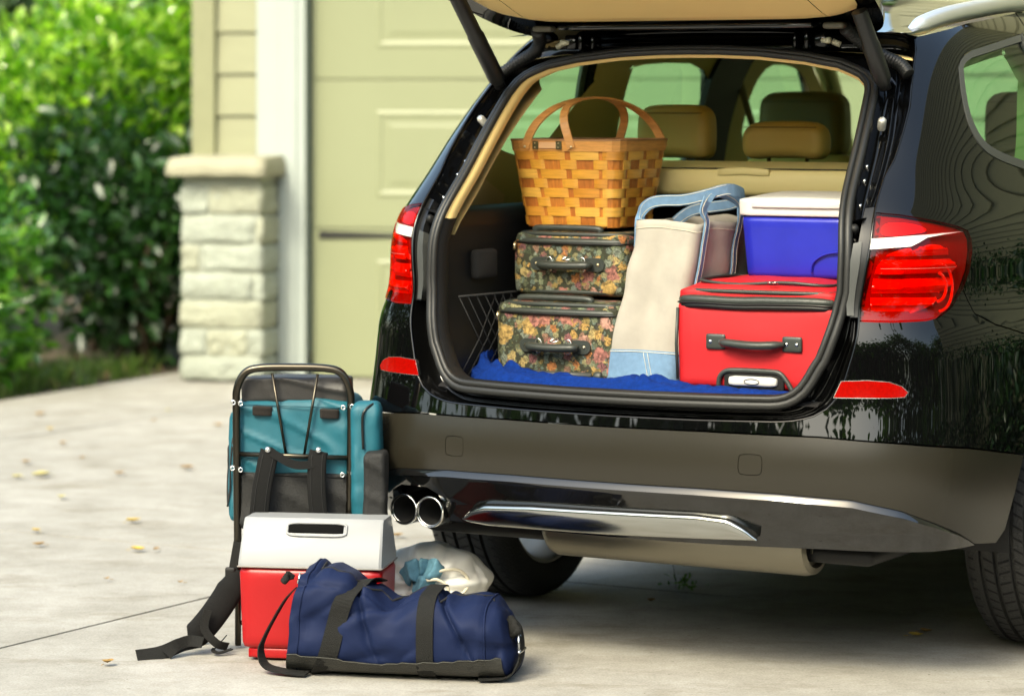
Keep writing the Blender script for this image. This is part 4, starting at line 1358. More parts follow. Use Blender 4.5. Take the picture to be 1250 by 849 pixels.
def floral_case(o, L, D, H, wheels=False, hz=.5, hl=.215):
    def body(x, y, z):
        p = 1 + .02 * math.cos(z / H * 3) ; 
        return (x * p, y * p + .004 * nz(x, y, z, 8, 3), z + H / 2)
    mk("body", *softbox((L, D, H), .018, 14, body), TAP, o)
    # zip band round the top, piping, black lid border
    def loop(d, z, r=.03):
        a, b = L / 2 + d, D / 2 + d
        return [tuple(p) + (z,) for p in chaikin([(-a + r, -b), (a - r, -b), (a, -b + r), (a, b - r), (a - r, b), (-a + r, b), (-a, b - r), (-a, -b + r)], 2, True)]
    mk("zip_band", *tube(loop(.001, H - .026), .0105, 8, True, flat=1.0), BLTRIM, o)
    mk("zip", *tube(loop(.0095, H - .030), .0028, 6, True), mat("zip_dark", (.008, .008, .008), .3), o)
    mk("piping", *tube(loop(-.004, H - .006), .0065, 8, True), BLTRIM, o)
    mk("piping", *tube(loop(-.004, .010), .0065, 8, True), BLTRIM, o)
    handle_leather(o, hl, H * hz, -D / 2 - .004)
    mk("zip_pull", *tube([(-L / 2 + .01, -D / 2 - .012, H - .028), (-L / 2 + .008, -D / 2 - .016, H - .050)], .004, 8), BRASS, o)
    if wheels:
        for s in (-1, 1):
            v, f = lathe([(0, -.012), (.012, -.012), (.015, -.008), (.015, .008), (.012, .012), (0, .012)], 18, 'x')
            mk("castor", v, f, BLTRIM, o).location = (s * (L / 2 - .055), -D / 2 + .002, .010)
        mk("skid_bar", *tube([(-L * .30, -D / 2 - .004, .012), (L * .30, -D / 2 - .004, .012)], .008, 8), GREYP, o)
    # top carrying bar of the lid
    P = crom([(-L * .34, -D / 2 + .03, H + .0), (-L * .30, -D / 2 + .028, H + .010), (L * .2, -D / 2 + .028, H + .010), (L * .24, -D / 2 + .03, H)], 5)
    mk("lid_handle", *tube(P, .009, 10), BLTRIM, o)

H1 = .203
o1 = cthing("floral_suitcase", "larger floral tapestry suitcase standing on the blue towel", "suitcase", -.345, -.475, FZ + .008)
floral_case(o1, .366, .285, H1, True, .43)
H2 = .172
o2 = cthing("floral_suitcase", "smaller floral tapestry suitcase under the wicker basket", "suitcase", -.377, -.37, FZ + .008 + H1 + .011, 1.0)
floral_case(o2, .338, .25, H2, False, .50, .225)

# ---- woven basket --------------------------------------------------------------------------------------------------
BZ = FZ + .008 + H1 + .011 + H2 + .012
bk = cthing("picnic_basket", "woven splint picnic basket with two bent wooden handles on the upper floral case", "basket", -.402, -.325, BZ)
WOOD = [mat("splint_honey", (.64, .31, .045), .30, var=.18, var_scale=14, stretch=(1, 1, 12), bump=.15, bump_scale=50, coat=.4, coat_rough=.2),
        mat("splint_amber", (.58, .25, .036), .30, var=.20, var_scale=14, stretch=(1, 1, 12), bump=.15, bump_scale=50, coat=.4, coat_rough=.2),
        mat("splint_gold", (.70, .38, .07), .30, var=.18, var_scale=14, stretch=(1, 1, 12), bump=.15, bump_scale=50, coat=.4, coat_rough=.2)]
WOODD = [mat("stake_brown", (.48, .17, .030), .36, var=.25, var_scale=14, stretch=(10, 10, 1), bump=.2, bump_scale=50),
         mat("stake_umber", (.40, .13, .024), .36, var=.25, var_scale=14, stretch=(10, 10, 1), bump=.2, bump_scale=50)]
RIMW = mat("rim_wood", (.60, .28, .075), .4, var=.2, var_scale=20, stretch=(1, 1, 8), bump=.15, bump_scale=60)
bh = .238
def bper(z):
    """rounded rectangle of the basket at height z"""
    t = z / bh
    a, b, r = .142 + .030 * t, .118 + .034 * t, .035
    pts = []
    for cx, cy, a0 in ((a - r, -b + r, -90), (a - r, b - r, 0), (-a + r, b - r, 90), (-a + r, -b + r, 180)):
        for k in range(7):
            an = R(a0 + 90 * k / 6); pts.append((cx + r * math.cos(an), cy + r * math.sin(an)))
    return pts
_L0 = {}
def bpt(q, z, out=0.0):
    """point at fraction q round the basket (0 = front left corner, going right), height z, pushed out"""
    p = bper(z)
    P = np.array(p + p[:1]); P = np.roll(P[:-1], 8, axis=0); P = np.vstack([P, P[:1]])
    d = np.r_[0, np.cumsum(np.linalg.norm(np.diff(P, axis=0), axis=1))]
    t = (q % 1.0) * d[-1]
    x, y = np.interp(t, d, P[:, 0]), np.interp(t, d, P[:, 1])
    x2, y2 = np.interp((t + .002) % d[-1], d, P[:, 0]), np.interp((t + .002) % d[-1], d, P[:, 1])
    tx, ty = x2 - x, y2 - y; l = math.hypot(tx, ty) or 1
    return (x + ty / l * out, y - tx / l * out, z)
NS = 24
rw = random.Random(11)
bounds = [0.0]
for k in range(NS): bounds.append(bounds[-1] + (1.25 if k % 2 else .75) + rw.uniform(-.12, .12))
bounds = [x / bounds[-1] for x in bounds]
rowsN = 8
rh = (bh - .032) / rowsN
for k in range(NS):
    q0, q1 = bounds[k], bounds[k + 1]
    e = (q1 - q0) * .04
    rows = []
    for z in np.linspace(.0, bh - .01, 9):
        rows.append([bpt(q0 + e + (q1 - q0 - 2 * e) * t, z, .0005) for t in (0, .33, .67, 1)] + [bpt(q1 - e, z, -.004), bpt(q0 + e, z, -.004)])
    v, f = loft(rows, True, True, True)
    mk("stake", v, f, rw.choice(WOODD), bk, smooth=False)
for r in range(rowsN):
    z0 = .004 + r * rh
    for k in range(NS):
        if (k + r) % 2: continue
        q0, q1 = bounds[k], bounds[k + 1]
        ex = .30 * (q1 - q0)
        a, b = q0 - ex * .55, q1 + ex * .55
        rows = []
        for t in np.linspace(0, 1, 9):
            o_ = .0012 + .0034 * math.sin(math.pi * min(max(t, .0), 1)) ** .55
            q = a + (b - a) * t
            rows.append([bpt(q, z0 + rh * .0, o_), bpt(q, z0 + rh * .5, o_ + .0002), bpt(q, z0 + rh * .985, o_), bpt(q, z0 + rh * .965, o_ - .003), bpt(q, z0 + rh * .02, o_ - .003)])
        v, f = loft(rows, True, True, True)
        mk("splint", v, f, rw.choice(WOOD), bk, angle=22)
def band(z0, z1, out, th, name, m, qs=np.linspace(0, 1, 61)[:-1]):
    rows = []
    for q in qs: rows.append([bpt(q, z0, out), bpt(q, z1, out), bpt(q, z1, out - th), bpt(q, z0, out - th)])
    v, f = loft(rows + [rows[0]], True)
    return mk(name, v, f, m, bk, smooth=False)
band(bh - .030, bh - .002, .0065, .0035, "rim_band", RIMW)
band(bh - .002, bh + .003, .0075, .015, "rim_band", mat("rim_top", (.34, .17, .07), .5))
mk("base_board", [bpt(q, .003) for q in np.linspace(0, 1, 41)[:-1]], [tuple(range(40))], WOODD[0], bk, smooth=False)
mk("lid_board", [bpt(q, bh - .004, -.004) for q in np.linspace(0, 1, 41)[:-1]], [tuple(range(40))], RIMW, bk, smooth=False)
HND = mat("handle_wood", (.55, .27, .085), .36, var=.2, var_scale=12, stretch=(1, 1, 10), bump=.1, bump_scale=60)
def bhandle(y, lean, off, hgt):
    pts = []
    xs = .112
    for t in np.linspace(0, 1, 25):
        a = math.pi * t
        x = -xs * math.cos(a) * (1.0 if True else 1); z = bh - .028 + (hgt) * math.sin(a) ** .72
        pts.append((x + off * math.sin(a), y + lean * math.sin(a), z))
    return pts
# one handle per long side pair: swings across the basket front to back
for nm, (xa, sl) in {"left": (-.115, .07), "right": (.03, -.075)}.items():
    P = []
    for t in np.linspace(0, 1, 29):
        a = math.pi * t
        y = -.158 + .316 * (1 - math.cos(a)) / 2
        z = bh - .022 + .138 * math.sin(a) ** .62
        P.append((xa + sl * math.sin(a) ** .8 + .12 * ((1 - math.cos(a)) / 2) , y, z))
    hd = mk("handle", *strap(P, .0235, .0055, (1, 0, 0)), HND, bk, smooth=False)
    for p in (P[0], P[-1]):
        v, f = lathe([(0, -.003), (.0025, -.0025), (.004, .0)], 10, 'y')
        mk("rivet", v, f, BRASS, hd).location = (p[0], p[1] - .003, p[2] + .004)
mb = MB(); mb.box((-.045, -.1575, bh - .014), (.055, .004, .018), .001, 1); mb.build("catch_board", mat("catch_wood", (.60, .35, .18), .5), bk, smooth=False)
for x in (-.083, -.010):
    mb = MB(); mb.box((x, -.1582, bh - .014), (.017, .005, .022), .001, 1); mb.build("hinge_plate", mat("aged_brass", (.16, .16, .09), .35, metal=.8), bk, smooth=False)
    for dz in (-.006, .006):
        v, f = lathe([(0, -.002), (.0022, -.001), (.0024, 0)], 8, 'y'); mk("screw", v, f, BRASS, bk).location = (x, -.1607, bh - .014 + dz)

# ---- canvas tote -----------------------------------------------------------------------------------------------------
CANV = mat("cream_canvas", (.39, .36, .31), .85, var=.07, var_scale=20, bump=.10, bump_scale=700)
CANVB = mat("blue_canvas", (.155, .27, .42), .8, var=.12, var_scale=60, bump=.2, bump_scale=600)
STITCH = mat("cream_stitch", (.75, .70, .55), .8)
tote = cthing("canvas_tote", "tall cream canvas tote with blue base and blue webbing handles beside the red suitcase", "tote bag", -.048, -.44, FZ + .004)
TW, TD, THh = .212, .37, .435
def tote_ring(z, d=0.0, n=64):
    t = z / THh
    a, b, r = TW / 2 - d - .004 * t, TD / 2 - d, .022
    base = [(a - r, -b + r, -90), (a - r, b - r, 0), (-a + r, b - r, 90), (-a + r, -b + r, 180)]
    p = []
    for cx, cy, a0 in base:
        for k in range(6):
            an = R(a0 + 90 * k / 5); p.append((cx + r * math.cos(an), cy + r * math.sin(an)))
    p = resample(p, n, True)
    out = []
    for x, y in p:
        lean = .078 * t - .045
        fold = (.010 * nz(x, y, z, 11, 2) + .030 * nz(x * 1.3, y, z * .30, 9, 9)) * min(1, t * 2)
        l = math.hypot(x, y)
        out.append((x + lean + fold * x / l * (1.2 if y < 0 else 1), y + fold * y / l - .006 * math.sin(t * 3) * (y < 0), z + (.008 * nz(x, y, 0, 14, 4) - .006 * abs(x) / .1) * t))
    return out
zs = np.linspace(0, .092, 7); 
v, f = loft([tote_ring(z) for z in zs], True, True); mk("base_panel", v, f, CANVB, tote)
zs2 = np.linspace(.090, THh, 26)
v, f = loft([tote_ring(z, .0015) for z in zs2] + [tote_ring(THh, .005)] + [tote_ring(z, .006) for z in zs2[::-1]], True); mk("bag_body", v, f, CANV, tote)
def along(z, d=-.001): 
    q = tote_ring(z, d); return q + q[:1]
mk("hem_stitch", *tube(along(THh - .020), .0007, 5), STITCH, tote); mk("hem_stitch", *tube(along(.087), .0009, 5), STITCH, tote)
# side straps that become the handles; right side visible, left side behind
def side_x(yy, z, s):
    q = tote_ring(z); c = [p for p in q if (p[0] - (.078 * z / THh - .045)) * s > 0]
    p = min(c, key=lambda p: abs(p[1] - yy)); return p[0] + s * .006
def tote_handle(s, y0, y1, top):
    P, S = [], []
    for z in np.linspace(.02, THh, 14): P.append((side_x(y0, z, s), y0 + .02 * z, z))
    P += top
    for z in np.linspace(THh, .02, 14): P.append((side_x(y1, z, s), y1, z))
    P = crom(P, 3)
    sidev = [(0, 1, 0) if p.z < THh + .01 else (.25 * s, 1, 0) for p in P]
    hd = mk("handle", *strap(P, .026, .004, sidev), CANVB, tote, smooth=False)
    for e in (-.0105, .0105):
        Q = [(p.x + s * .0028, p.y + e, p.z) for p in P]
        mk("stitch_line", *tube(Q, .0008, 4), STITCH, hd)
tote_handle(1, -.158, .02, [(.135, -.165, .462), (.140, -.150, .490), (.128, -.09, .505), (.136, -.03, .500), (.152, .02, .475)])
# left handle: loop falls across the mouth, its flat side to the front
P = crom([(-.088, -.10, .36), (-.080, -.105, .43), (-.062, -.12, .462), (-.02, -.13, .482), (.06, -.125, .487), (.115, -.11, .500), (.165, -.085, .515), (.178, -.04, .508), (.165, .02, .492), (.10, .07, .47), (-.02, .08, .45), (-.085, .07, .40)], 5)
hd = mk("handle", *strap(P, .030, .004, (0, -.25, 1)), CANVB, tote, smooth=False)
for e in (-.012, .012): mk("stitch_line", *tube([(p.x, p.y - .003 - .2 * e, p.z + e) for p in P], .0008, 4), STITCH, hd)
for x in (-.03, -.018):
    mk("seam_stitch", *tube([(x + .004 * k, -TD / 2 - .0015, .085 - .02 * k) for k in range(5)], .0007, 4), STITCH, tote)

# ---- red suitcase ----------------------------------------------------------------------------------------------------
REDF = mat("red_nylon", (.46, .006, .012), .62, var=.05, var_scale=4, sheen=.0); weave_bump(REDF, 1800, .12)
rs = cthing("red_suitcase", "large red fabric suitcase with black grip lying under the blue cooler", "suitcase", .272, -.520, FZ + .012, 2.0)
RL, RD, RH = .446, .34, .225
def redf(x, y, z):
    fr = 1 if y < -RD / 2 + .02 else 0
    return (x + .004 * nz(x, y, z, 7, 1), y - fr * .010 * math.cos(x / RL * 2.6) * math.cos(z / RH * 2.4) + .003 * nz(x, y, z, 9, 5), z + RH / 2)
mk("body", *softbox((RL, RD, RH), .020, 18, redf), REDF, rs)
def rl(d, z, r=.035, sag=0.0):
    a, b = RL / 2 + d, RD / 2 + d
    p = chaikin([(-a + r, -b), (0, -b - .004), (a - r, -b), (a, -b + r), (a, b - r), (a - r, b), (-a + r, b), (-a, b - r), (-a, -b + r)], 2, True)
    return [(x, y, z + .004 * nz(x, y, z, 10, 2)) for x, y in p]
mk("zip_band", *tube(rl(.002, RH + .004), .0115, 8, True), BLTRIM, rs)
mk("zip_band", *tube(rl(.004, RH - .012), .0085, 8, True), MATS["zip_dark"], rs)
mk("zip", *tube(rl(.012, RH - .004), .0025, 6, True), MATS["zip_dark"], rs)
def lidf(x, y, z):
    k = (1 - (abs(x) / (RL / 2)) ** 4) * (1 - (abs(y) / (RD / 2)) ** 4)
    return (x, y, z + RH + .014 + (.028 * k if z > 0 else 0) + .003 * nz(x, y, z, 12, 3))
mk("lid", *softbox((RL - .008, RD - .008, .03), .012, 16, lidf), REDF, rs)
mk("lid_piping", *tube([(x * .9, y * .88, RH + .047 + .004 * math.sin(x * 20)) for x, y, z in rl(-.012, 0, .04)], .0045, 6, True), BLTRIM, rs)
mk("lid_piping", *tube([(x, y, RH + .026) for x, y, z in rl(-.008, 0, .03)], .006, 6, True), BLTRIM, rs)
mk("zip_pull", *tube(crom([(.03, -RD / 2 + .012, RH + .050), (.037, -RD / 2 + .004, RH + .052), (.045, -RD / 2 + .010, RH + .050), (.052, -RD / 2 + .004, RH + .052), (.058, -RD / 2 + .012, RH + .050)], 4), .0022, 6), NICKEL, rs)
for s in (-1, 1): mk("edge_piping", *tube([(s * (RL / 2 - .004), -RD / 2 + .001, .02), (s * (RL / 2 - .001), -RD / 2 - .002, RH * .5), (s * (RL / 2 - .004), -RD / 2 + .001, RH - .02)], .0045, 6), BLTRIM, rs)
yh = -RD / 2 - .010
for s in (-1, 1):
    mk("handle_tab", *softbox((.054, .008, .040), .004, 6), BLTRIM, rs).location = (s * .106, yh - .001, .122)
    for k in (-1, 1):
        v, f = lathe([(0, -.003), (.0032, -.0025), (.0052, 0)], 12, 'y'); mk("rivet", v, f, NICKEL, rs).location = (s * .106 + k * .014, yh - .005, .122)
P = crom([(-.086, yh - .006, .122), (-.065, yh - .022, .121), (0, yh - .030, .118), (.05, yh - .024, .119), (.086, yh - .006, .122)], 6)
mk("grip", *tube(P, [.008 + .006 * min(1, 6 * min(i, len(P) - 1 - i) / len(P)) for i in range(len(P))], 12, flat=.8, up=(0, 0, 1)), BLTRIM, rs)
P = crom([(-.098, yh - .003, .0), (-.095, yh - .003, .030), (-.080, yh - .003, .046), (-.05, yh - .003, .051), (.05, yh - .003, .051), (.075, yh - .003, .046), (.092, yh - .003, .028), (.110, yh - .003, .0)], 5)
mk("pull_handle_frame", *tube(P, .0065, 8), BLTRIM, rs)
mk("pull_handle_well", *softbox((.165, .014, .044), .006, 6), CARPET, rs).location = (.0, yh + .002, .022)
gr = mk("pull_handle_grip", *softbox((.135, .022, .026), .010, 8), mat("grip_grey", (.62, .60, .56), .4), rs); gr.location = (0, yh - .004, .024)
v, f = tube([(.021 * math.cos(a), -.0115, .007 * math.sin(a)) for a in np.linspace(0, 2 * math.pi, 21)[:-1]], .0012, 6, True); mk("grip_badge", v, f, GREYP, gr)

# ---- blue cooler -------------------------------------------------------------------------------------------------------
BLUEP = mat("blue_plastic", (.014, .022, .40), .34, var=.10, var_scale=9, rough_var=.1, coat=.15, bump=.03, bump_scale=40)
WHITEP = mat("white_plastic", (.66, .655, .63), .36, var=.03, var_scale=12)
bc = cthing("blue_cooler", "small blue cooler with white lid on top of the red suitcase", "cooler", .305, -.395, FZ + .012 + RH + .056, 1.0, tilt=(3.0, 0))
CL, CD, CH = .292, .225, .165
mk("body", *softbox((CL, CD, CH), .012, 10, lambda x, y, z: (x * (1 + .07 * (z / CH)), y * (1 + .06 * z / CH), z + CH / 2)), BLUEP, bc)
mk("lid", *softbox((CL * 1.06, CD * 1.07, .048), .008, 10, lambda x, y, z: (x, y, z + CH + .022 + (.003 if z > 0 else 0) * (1 - (x / .15) ** 2))), WHITEP, bc)
mk("lid_lip", *softbox((CL * .86, .010, .016), .004, 6), WHITEP, bc).location = (0.01, -CD * .535 - .003, CH + .030)
mk("swing_handle", *tube(crom([(.16 * CL, -CD / 2 - .004, .02), (.18 * CL, -CD / 2 - .004, .045), (.30 * CL, -CD / 2 - .006, .068), (.52 * CL, -CD / 2 - .008, .078)], 6), .0028, 8), mat("blue_plastic_dark", (.010, .016, .36), .3), bc)

# ---- blue towel --------------------------------------------------------------------------------------------------------
TOW = mat("blue_terry", (.002, .024, .17), .95, var=.30, var_scale=90, bump=.8, bump_scale=520, sheen=.0, bump_dist=.003, spec=.15)
tw = cthing("blue_towel", "crumpled royal blue terry towel spread under the luggage", "towel", 0, 0, FZ + .001)
# heap cross-sections along the boot sill
line = [(-.560, -.585, .075, .11), (-.545, -.655, .070, .10), (-.50, -.705, .046, .085), (-.46, -.72, .066, .08), (-.41, -.728, .040, .075), (-.30, -.735, .034, .07), (-.18, -.74, .028, .065), (-.08, -.745, .032, .07), (0, -.752, .046, .075), (.06, -.755, .030, .07), (.16, -.76, .024, .065), (.28, -.765, .020, .06), (.40, -.765, .017, .055), (.485, -.76, .010, .05)]
NR, NC = 240, 34
Q = resample(crom([(a, b, c) for a, b, c, d in line], 8), NR)
Dp = np.interp(np.linspace(0, 1, NR), np.linspace(0, 1, len(line)), [l[3] for l in line])
rows = []
for i, (u_, v_, h_) in enumerate(Q):
    r_ = []
    for k in range(NC):
        a = k / (NC - 1)
        wig = .012 * nz(u_, .3, 2, 9, 3)
        y = v_ + wig + (a - .38) * Dp[i] * 2.0
        z = h_ * max(0, math.sin(math.pi * a ** .75)) ** .5
        # long soft folds running with the roll, a few cross tucks
        fold = .5 + .5 * math.sin(a * 12 + 6 * nz(u_, 0, 1, 5, 2) + 3 * nz(u_, a, 0, 8, 7))
        tuck = max(0, 1 - 3.2 * abs(nz(u_ * 1.0 + a * .05, a * .10, 4, 11, 15))) ** 2
        z = max(.001, z * (.62 + .50 * fold) * (1 - .28 * tuck * math.sin(math.pi * a)) + .0025 * nz(u_, a, 5, 60, 1))
        r_.append((u_ + .006 * nz(u_, a, 9, 22, 1), y + .006 * (fold - .5), z))
    rows.append(r_)
v, f = loft(rows, False)
mk("towel_roll", v, [q[::-1] for q in f], TOW, tw)
# ------------------------------------------------------------------ things on the driveway
# ---- red and white cooler
REDP = mat("red_plastic", (.34, .003, .006), .38, var=.07, var_scale=6, rough_var=.12, bump=.05, bump_scale=60)
WHT = mat("lid_white", (.285, .292, .302), .42, var=.025, var_scale=7, rough_var=.1)
p = onz(385, 807, 0)
rc = thing("red_cooler", "red cooler with a tall white tent lid standing on the driveway", "cooler", (p.x, p.y + .112, 0), R(-9))
W_, D_ = .370, .205
mk("body", *softbox((W_, D_, .215), .018, 12, lambda x, y, z: (x * (1 + .020 * z / .1), y * (1 + .02 * z / .1), z + .1325)), REDP, rc)
mk("foot", *softbox((W_ * .9, D_ * .9, .03), .008, 6), REDP, rc).location = (0, 0, .015)
prof = [(-.1055, .238), (-.106, .250), (-.058, .352), (-.048, .360), (.048, .360), (.058, .352), (.106, .250), (.1055, .238)]
def lidsec(x, k):
    return [(x, y * k, .240 + (z - .240) * (1 if k == 1 else .985)) for y, z in prof]
hw = W_ / 2 + .004
v, f = loft([lidsec(-hw, .95), lidsec(-hw + .006, 1.0), lidsec(hw - .006, 1.0), lidsec(hw, .95)], True, True, True)
# taper the ends inward towards the top
v = [(x * (1 - .022 * max(0, (z - .24) / .10)), y, z) for x, y, z in v]
lid = mk("lid", v, f, WHT, rc, angle=30)
mk("lid_seam", *softbox((W_ + .012, D_ + .012, .005), .002, 4), mat("seam_grey", (.25, .22, .20), .6), rc).location = (0, 0, .2395)  # grey-brown strip along the joint of lid and body
# black slab painted as the dark inside of the handle opening, on the sloped front
mk("painted_recess", *softbox((.150, .010, .026), .008, 8), mat("recess_shade", (.004, .004, .004), .9, spec=.1), lid).location = (.008, -.0640, .334)
lid.children[0].rotation_euler = (R(-25), 0, 0)
rim = [(.012 + .078 * x, -.0835 - .000 + .006 * (z), .334 + .0155 * z) for x, z in chaikin([(-1, -1), (0, -1), (1, -1), (1, 0), (1, 1), (0, 1), (-1, 1), (-1, 0)], 2, True)]
mk("handle_rim", *tube([(x, -.0690 + (z - .334) * .47, z) for x, y, z in rim], .0035, 6, True), WHT, lid)

# ---- navy duffel
NAVY = mat("navy_nylon", (.008, .0145, .048), .62, var=.10, var_scale=10, spec=.12); weave_bump(NAVY, 2200, .10)
WEB = mat("black_webbing", (.012, .012, .011), .8, spec=.25, bump=.5, bump_scale=500, stretch=(1, 1, 1))
BASEG = mat("grey_leatherette", (.020, .020, .017), .45, bump=.3, bump_scale=220)
pa, pb = onz(352, 824, 0), onz(603, 833, 0)
mid_ = (pa + pb) / 2
ang = math.atan2(pb.y - pa.y, pb.x - pa.x)
nrm_ = Vector((-math.sin(ang), math.cos(ang), 0))
DL = (pb - pa).length + .03
df = thing("duffel_bag", "slumped navy blue duffel bag with black webbing straps on the driveway", "duffel bag", mid_ + nrm_ * .125, ang)
def dsec(t):
    """section at t in 0..1 along the bag: height, half depth, lean"""
    h = np.interp(t, [0, .06, .16, .30, .45, .6, .75, .88, 1], [.255, .268, .266, .240, .218, .206, .202, .190, .170])
    d = np.interp(t, [0, .1, .5, .9, 1], [.118, .125, .130, .128, .112])
    return h, d
def dring(t, n=110, shrink_=1.0):
    h, d = dsec(t)
    x = (t - .5) * DL
    out = []
    for k in range(n):
        a = 2 * math.pi * k / n
        ca, sa = math.cos(a), math.sin(a)
        y = d * math.copysign(abs(ca) ** .62, ca); z = h / 2 + h / 2 * math.copysign(abs(sa) ** (.55 if sa < 0 else .78), sa)
        up_ = max(0, z / h)
        # creases: long diagonal folds where the bag has slumped
        f1 = nz(x * 1.0 + z * .9, y * .6, z * 1.2, 9, 4); f2 = nz(x - z * .7, y, z, 19, 8)
        rdg = 1 - abs(nz(x * .9 + z * 1.3, y * .3, z * .6, 11, 12)) * 2
        am = min(1, up_ * 2.2) * (1 if z > .03 else .2)
        c1 = 1 - min(1, abs(nz(x * 1.1 + z * .8, y * .25, z * .5, 4.8, 21)) * 6.5); c2 = 1 - min(1, abs(nz(x * .8 - z * 1.1, y * .25, z * .4, 5.6, 33)) * 6.5); c3 = 1 - min(1, abs(nz(x * .5, y * .2, z * 1.8, 7, 5)) * 6.5)
        push = (.014 * f1 + .006 * f2 - .018 * c1 ** 2 - .014 * c2 ** 2 - .008 * c3 ** 2 + .004) * am
        sag = -.034 * math.exp(-((t - .47) / .09) ** 2) * up_ ** 2 - .016 * math.exp(-((t - .78) / .07) ** 2) * up_ ** 2
        k_ = shrink_
        out.append((x + .055 * (z / .26) * (t < .5) * (.5 - t) * 1.2 - .03 * (up_ - .4) * (t > .9) * (t - .9) * 10 + (.006 * f1), (y + push * ca) * k_, max(.001, (z - h * .45) * k_ + h * .45 + push * max(0, sa) + sag)))
    return out
ts_ = np.linspace(0, 1, 150)
rings = [dring(t) for t in ts_]
e0 = [dring(0, shrink_=k) for k in (.25, .6, .88, .97)]; e1 = [dring(1, shrink_=k) for k in (.97, .88, .6, .25)]
e0 = [[(x - .012 * (1 - k) ** .5, y, z) for x, y, z in r] for r, k in zip(e0, (.25, .6, .88, .97))]
e1 = [[(x + .030 * (1 - k) ** .5, y, z) for x, y, z in r] for r, k in zip(e1, (.97, .88, .6, .25))]
v, f = loft(e0 + rings + e1, True, True, True)
mk("body", v, f, NAVY, df)
def dpath(t, z0=None, a0=0, a1=2 * math.pi, out=.003, n=40):
    r = dring(t, 160); h, d = dsec(t)
    c = np.array([(t - .5) * DL, 0, h * .45]); P = []
    for k in range(160):
        a = 2 * math.pi * k / 160
        if a0 <= a <= a1:
            q = np.array(r[k]); dd = q - c; dd[0] = 0; dd /= np.linalg.norm(dd)
            P.append(tuple(q + dd * out))
    return P
def slanted(t0, t1, out=.003, w=.035):
    """webbing band round the front and over the top; t varies from bottom to top"""
    P, S = [], []
    for k in range(46):
        a = R(250) - R(180) * k / 45          # bottom front, up the front (a = 180), over the top
        t = t0 + (t1 - t0) * k / 45
        r = dring(t, 144); i = int(round((a % (2 * math.pi)) / (2 * math.pi) * 144)) % 144
        h, d = dsec(t); c = np.array([(t - .5) * DL, 0, h * .45]); q = np.array(r[i]); dd = q - c; dd[0] = 0; dd /= np.linalg.norm(dd)
        P.append(tuple(q + dd * out))
    return P
def smooth_path(P, it=6):
    P = np.array(P)
    for _ in range(it): P[1:-1] = P[1:-1] * .5 + (P[:-2] + P[2:]) * .25
    return [tuple(q) for q in P]
P1 = smooth_path(slanted(.145, .36, .005)); P2 = smooth_path(slanted(.66, .655, .005))
mk("webbing_band", *strap(P1, .048, .003, (1, 0, .15)), WEB, df, smooth=False)
mk("webbing_band", *strap(P2, .043, .003, (1, 0, 0)), WEB, df, smooth=False)
# leatherette base skirt
rows = []
for t in np.linspace(-.0, 1, 44):
    r = dring(t, 120)
    row = []
    zc = .040 + .022 * abs(t - .45) * 2
    for k in range(120):
        a = 2 * math.pi * k / 120
        q = r[k]
        if math.pi * .99 <= a <= math.pi * 1.55: row.append(q)
    row = sorted(row, key=lambda q: -q[2])
    row = [q for q in row if q[2] <= zc] or row[-3:]
    y_top = row[0][1]
    row = resample([(q[0], q[1] - .0085, max(.0, q[2])) for q in row], 8)
    rows.append([tuple(p) for p in row])
v, f = loft(rows, False); bs = mk("base_panel", v, f, BASEG, df)
mk("base_stitch", *tube([tuple(np.array(r[0]) + np.array((0, -.0015, -.002))) for r in rows], .0009, 5), mat("stitch_grey", (.07, .07, .06), .8), bs)
# end piping, side seam arch, zips, shoulder strap and buckle
mk("end_piping", *tube(dpath(.045, out=.001), .0028, 6, True), NAVY, df)
mk("end_piping", *tube(dpath(.93, out=.001), .0028, 6, True), NAVY, df)
top = [max(dring(t), key=lambda q: q[2]) for t in np.linspace(.08, .95, 30)]
mk("zip", *tube([(x, y - .01, z - .001) for x, y, z in top], .003, 6), mat("zip_matte", (.008, .008, .010), .9), df)
for (t, yy) in ((.0, -.02), (.93, -.055)):
    q = min(dring(t), key=lambda q: abs(q[1] - yy) - q[2] * .6)
    mk("zip_pull", *tube([(q[0] - .01, q[1], q[2]), (q[0] - .014, q[1] - .008, q[2] - .026)], .0035, 8), NICKEL, df)
P = crom([(-DL / 2 + .01, -.03, .205), (-DL / 2 - .02, -.035, .17), (-DL / 2 - .065, -.05, .085), (-DL / 2 - .072, -.065, .045), (-DL / 2 - .05, -.085, .014), (-DL / 2 + .01, -.105, .006), (-DL / 2 + .06, -.112, .004)], 7)
sd_ = [(.05, .2 + .5 * (1 - i / len(P)), .9) if False else (0.1, 1, .25) for i in range(len(P))]
mk("shoulder_strap", *strap(P, .036, .003, (.1, 1, .15)), WEB, df, smooth=False)
P = crom([(DL / 2 + .008, -.02, .142), (DL / 2 + .032, -.035, .12), (DL / 2 + .042, -.05, .075), (DL / 2 + .034, -.07, .035), (DL / 2 + .01, -.085, .010), (DL / 2 - .06, -.10, .004)], 6)
mk("shoulder_strap", *strap(P, .036, .003, (.1, 1, .1)), WEB, df, smooth=False)
mb = MB(); mb.tube([(DL / 2 + .040, -.085, .070), (DL / 2 + .044, -.02, .070)], .0045, 8); mb.tube([(DL / 2 + .038, -.075, .072), (DL / 2 + .036, -.062, .115)], .0035, 8); mb.tube([(DL / 2 + .038, -.035, .072), (DL / 2 + .036, -.048, .115)], .0035, 8)
mb.build("buckle", mat("buckle_steel", (.45, .46, .48), .25, metal=1.0), df)
mb = MB()
for k in range(7): mb.tube([(DL / 2 + .01 + .005 * k, -.03 - .006 * k, .15 - .004 * k), (DL / 2 + .02 + .006 * (k % 3), -.055, .105 + .006 * (k % 2))], .008, 8)
mb.build("gathered_webbing", WEB, df)
mb = MB()
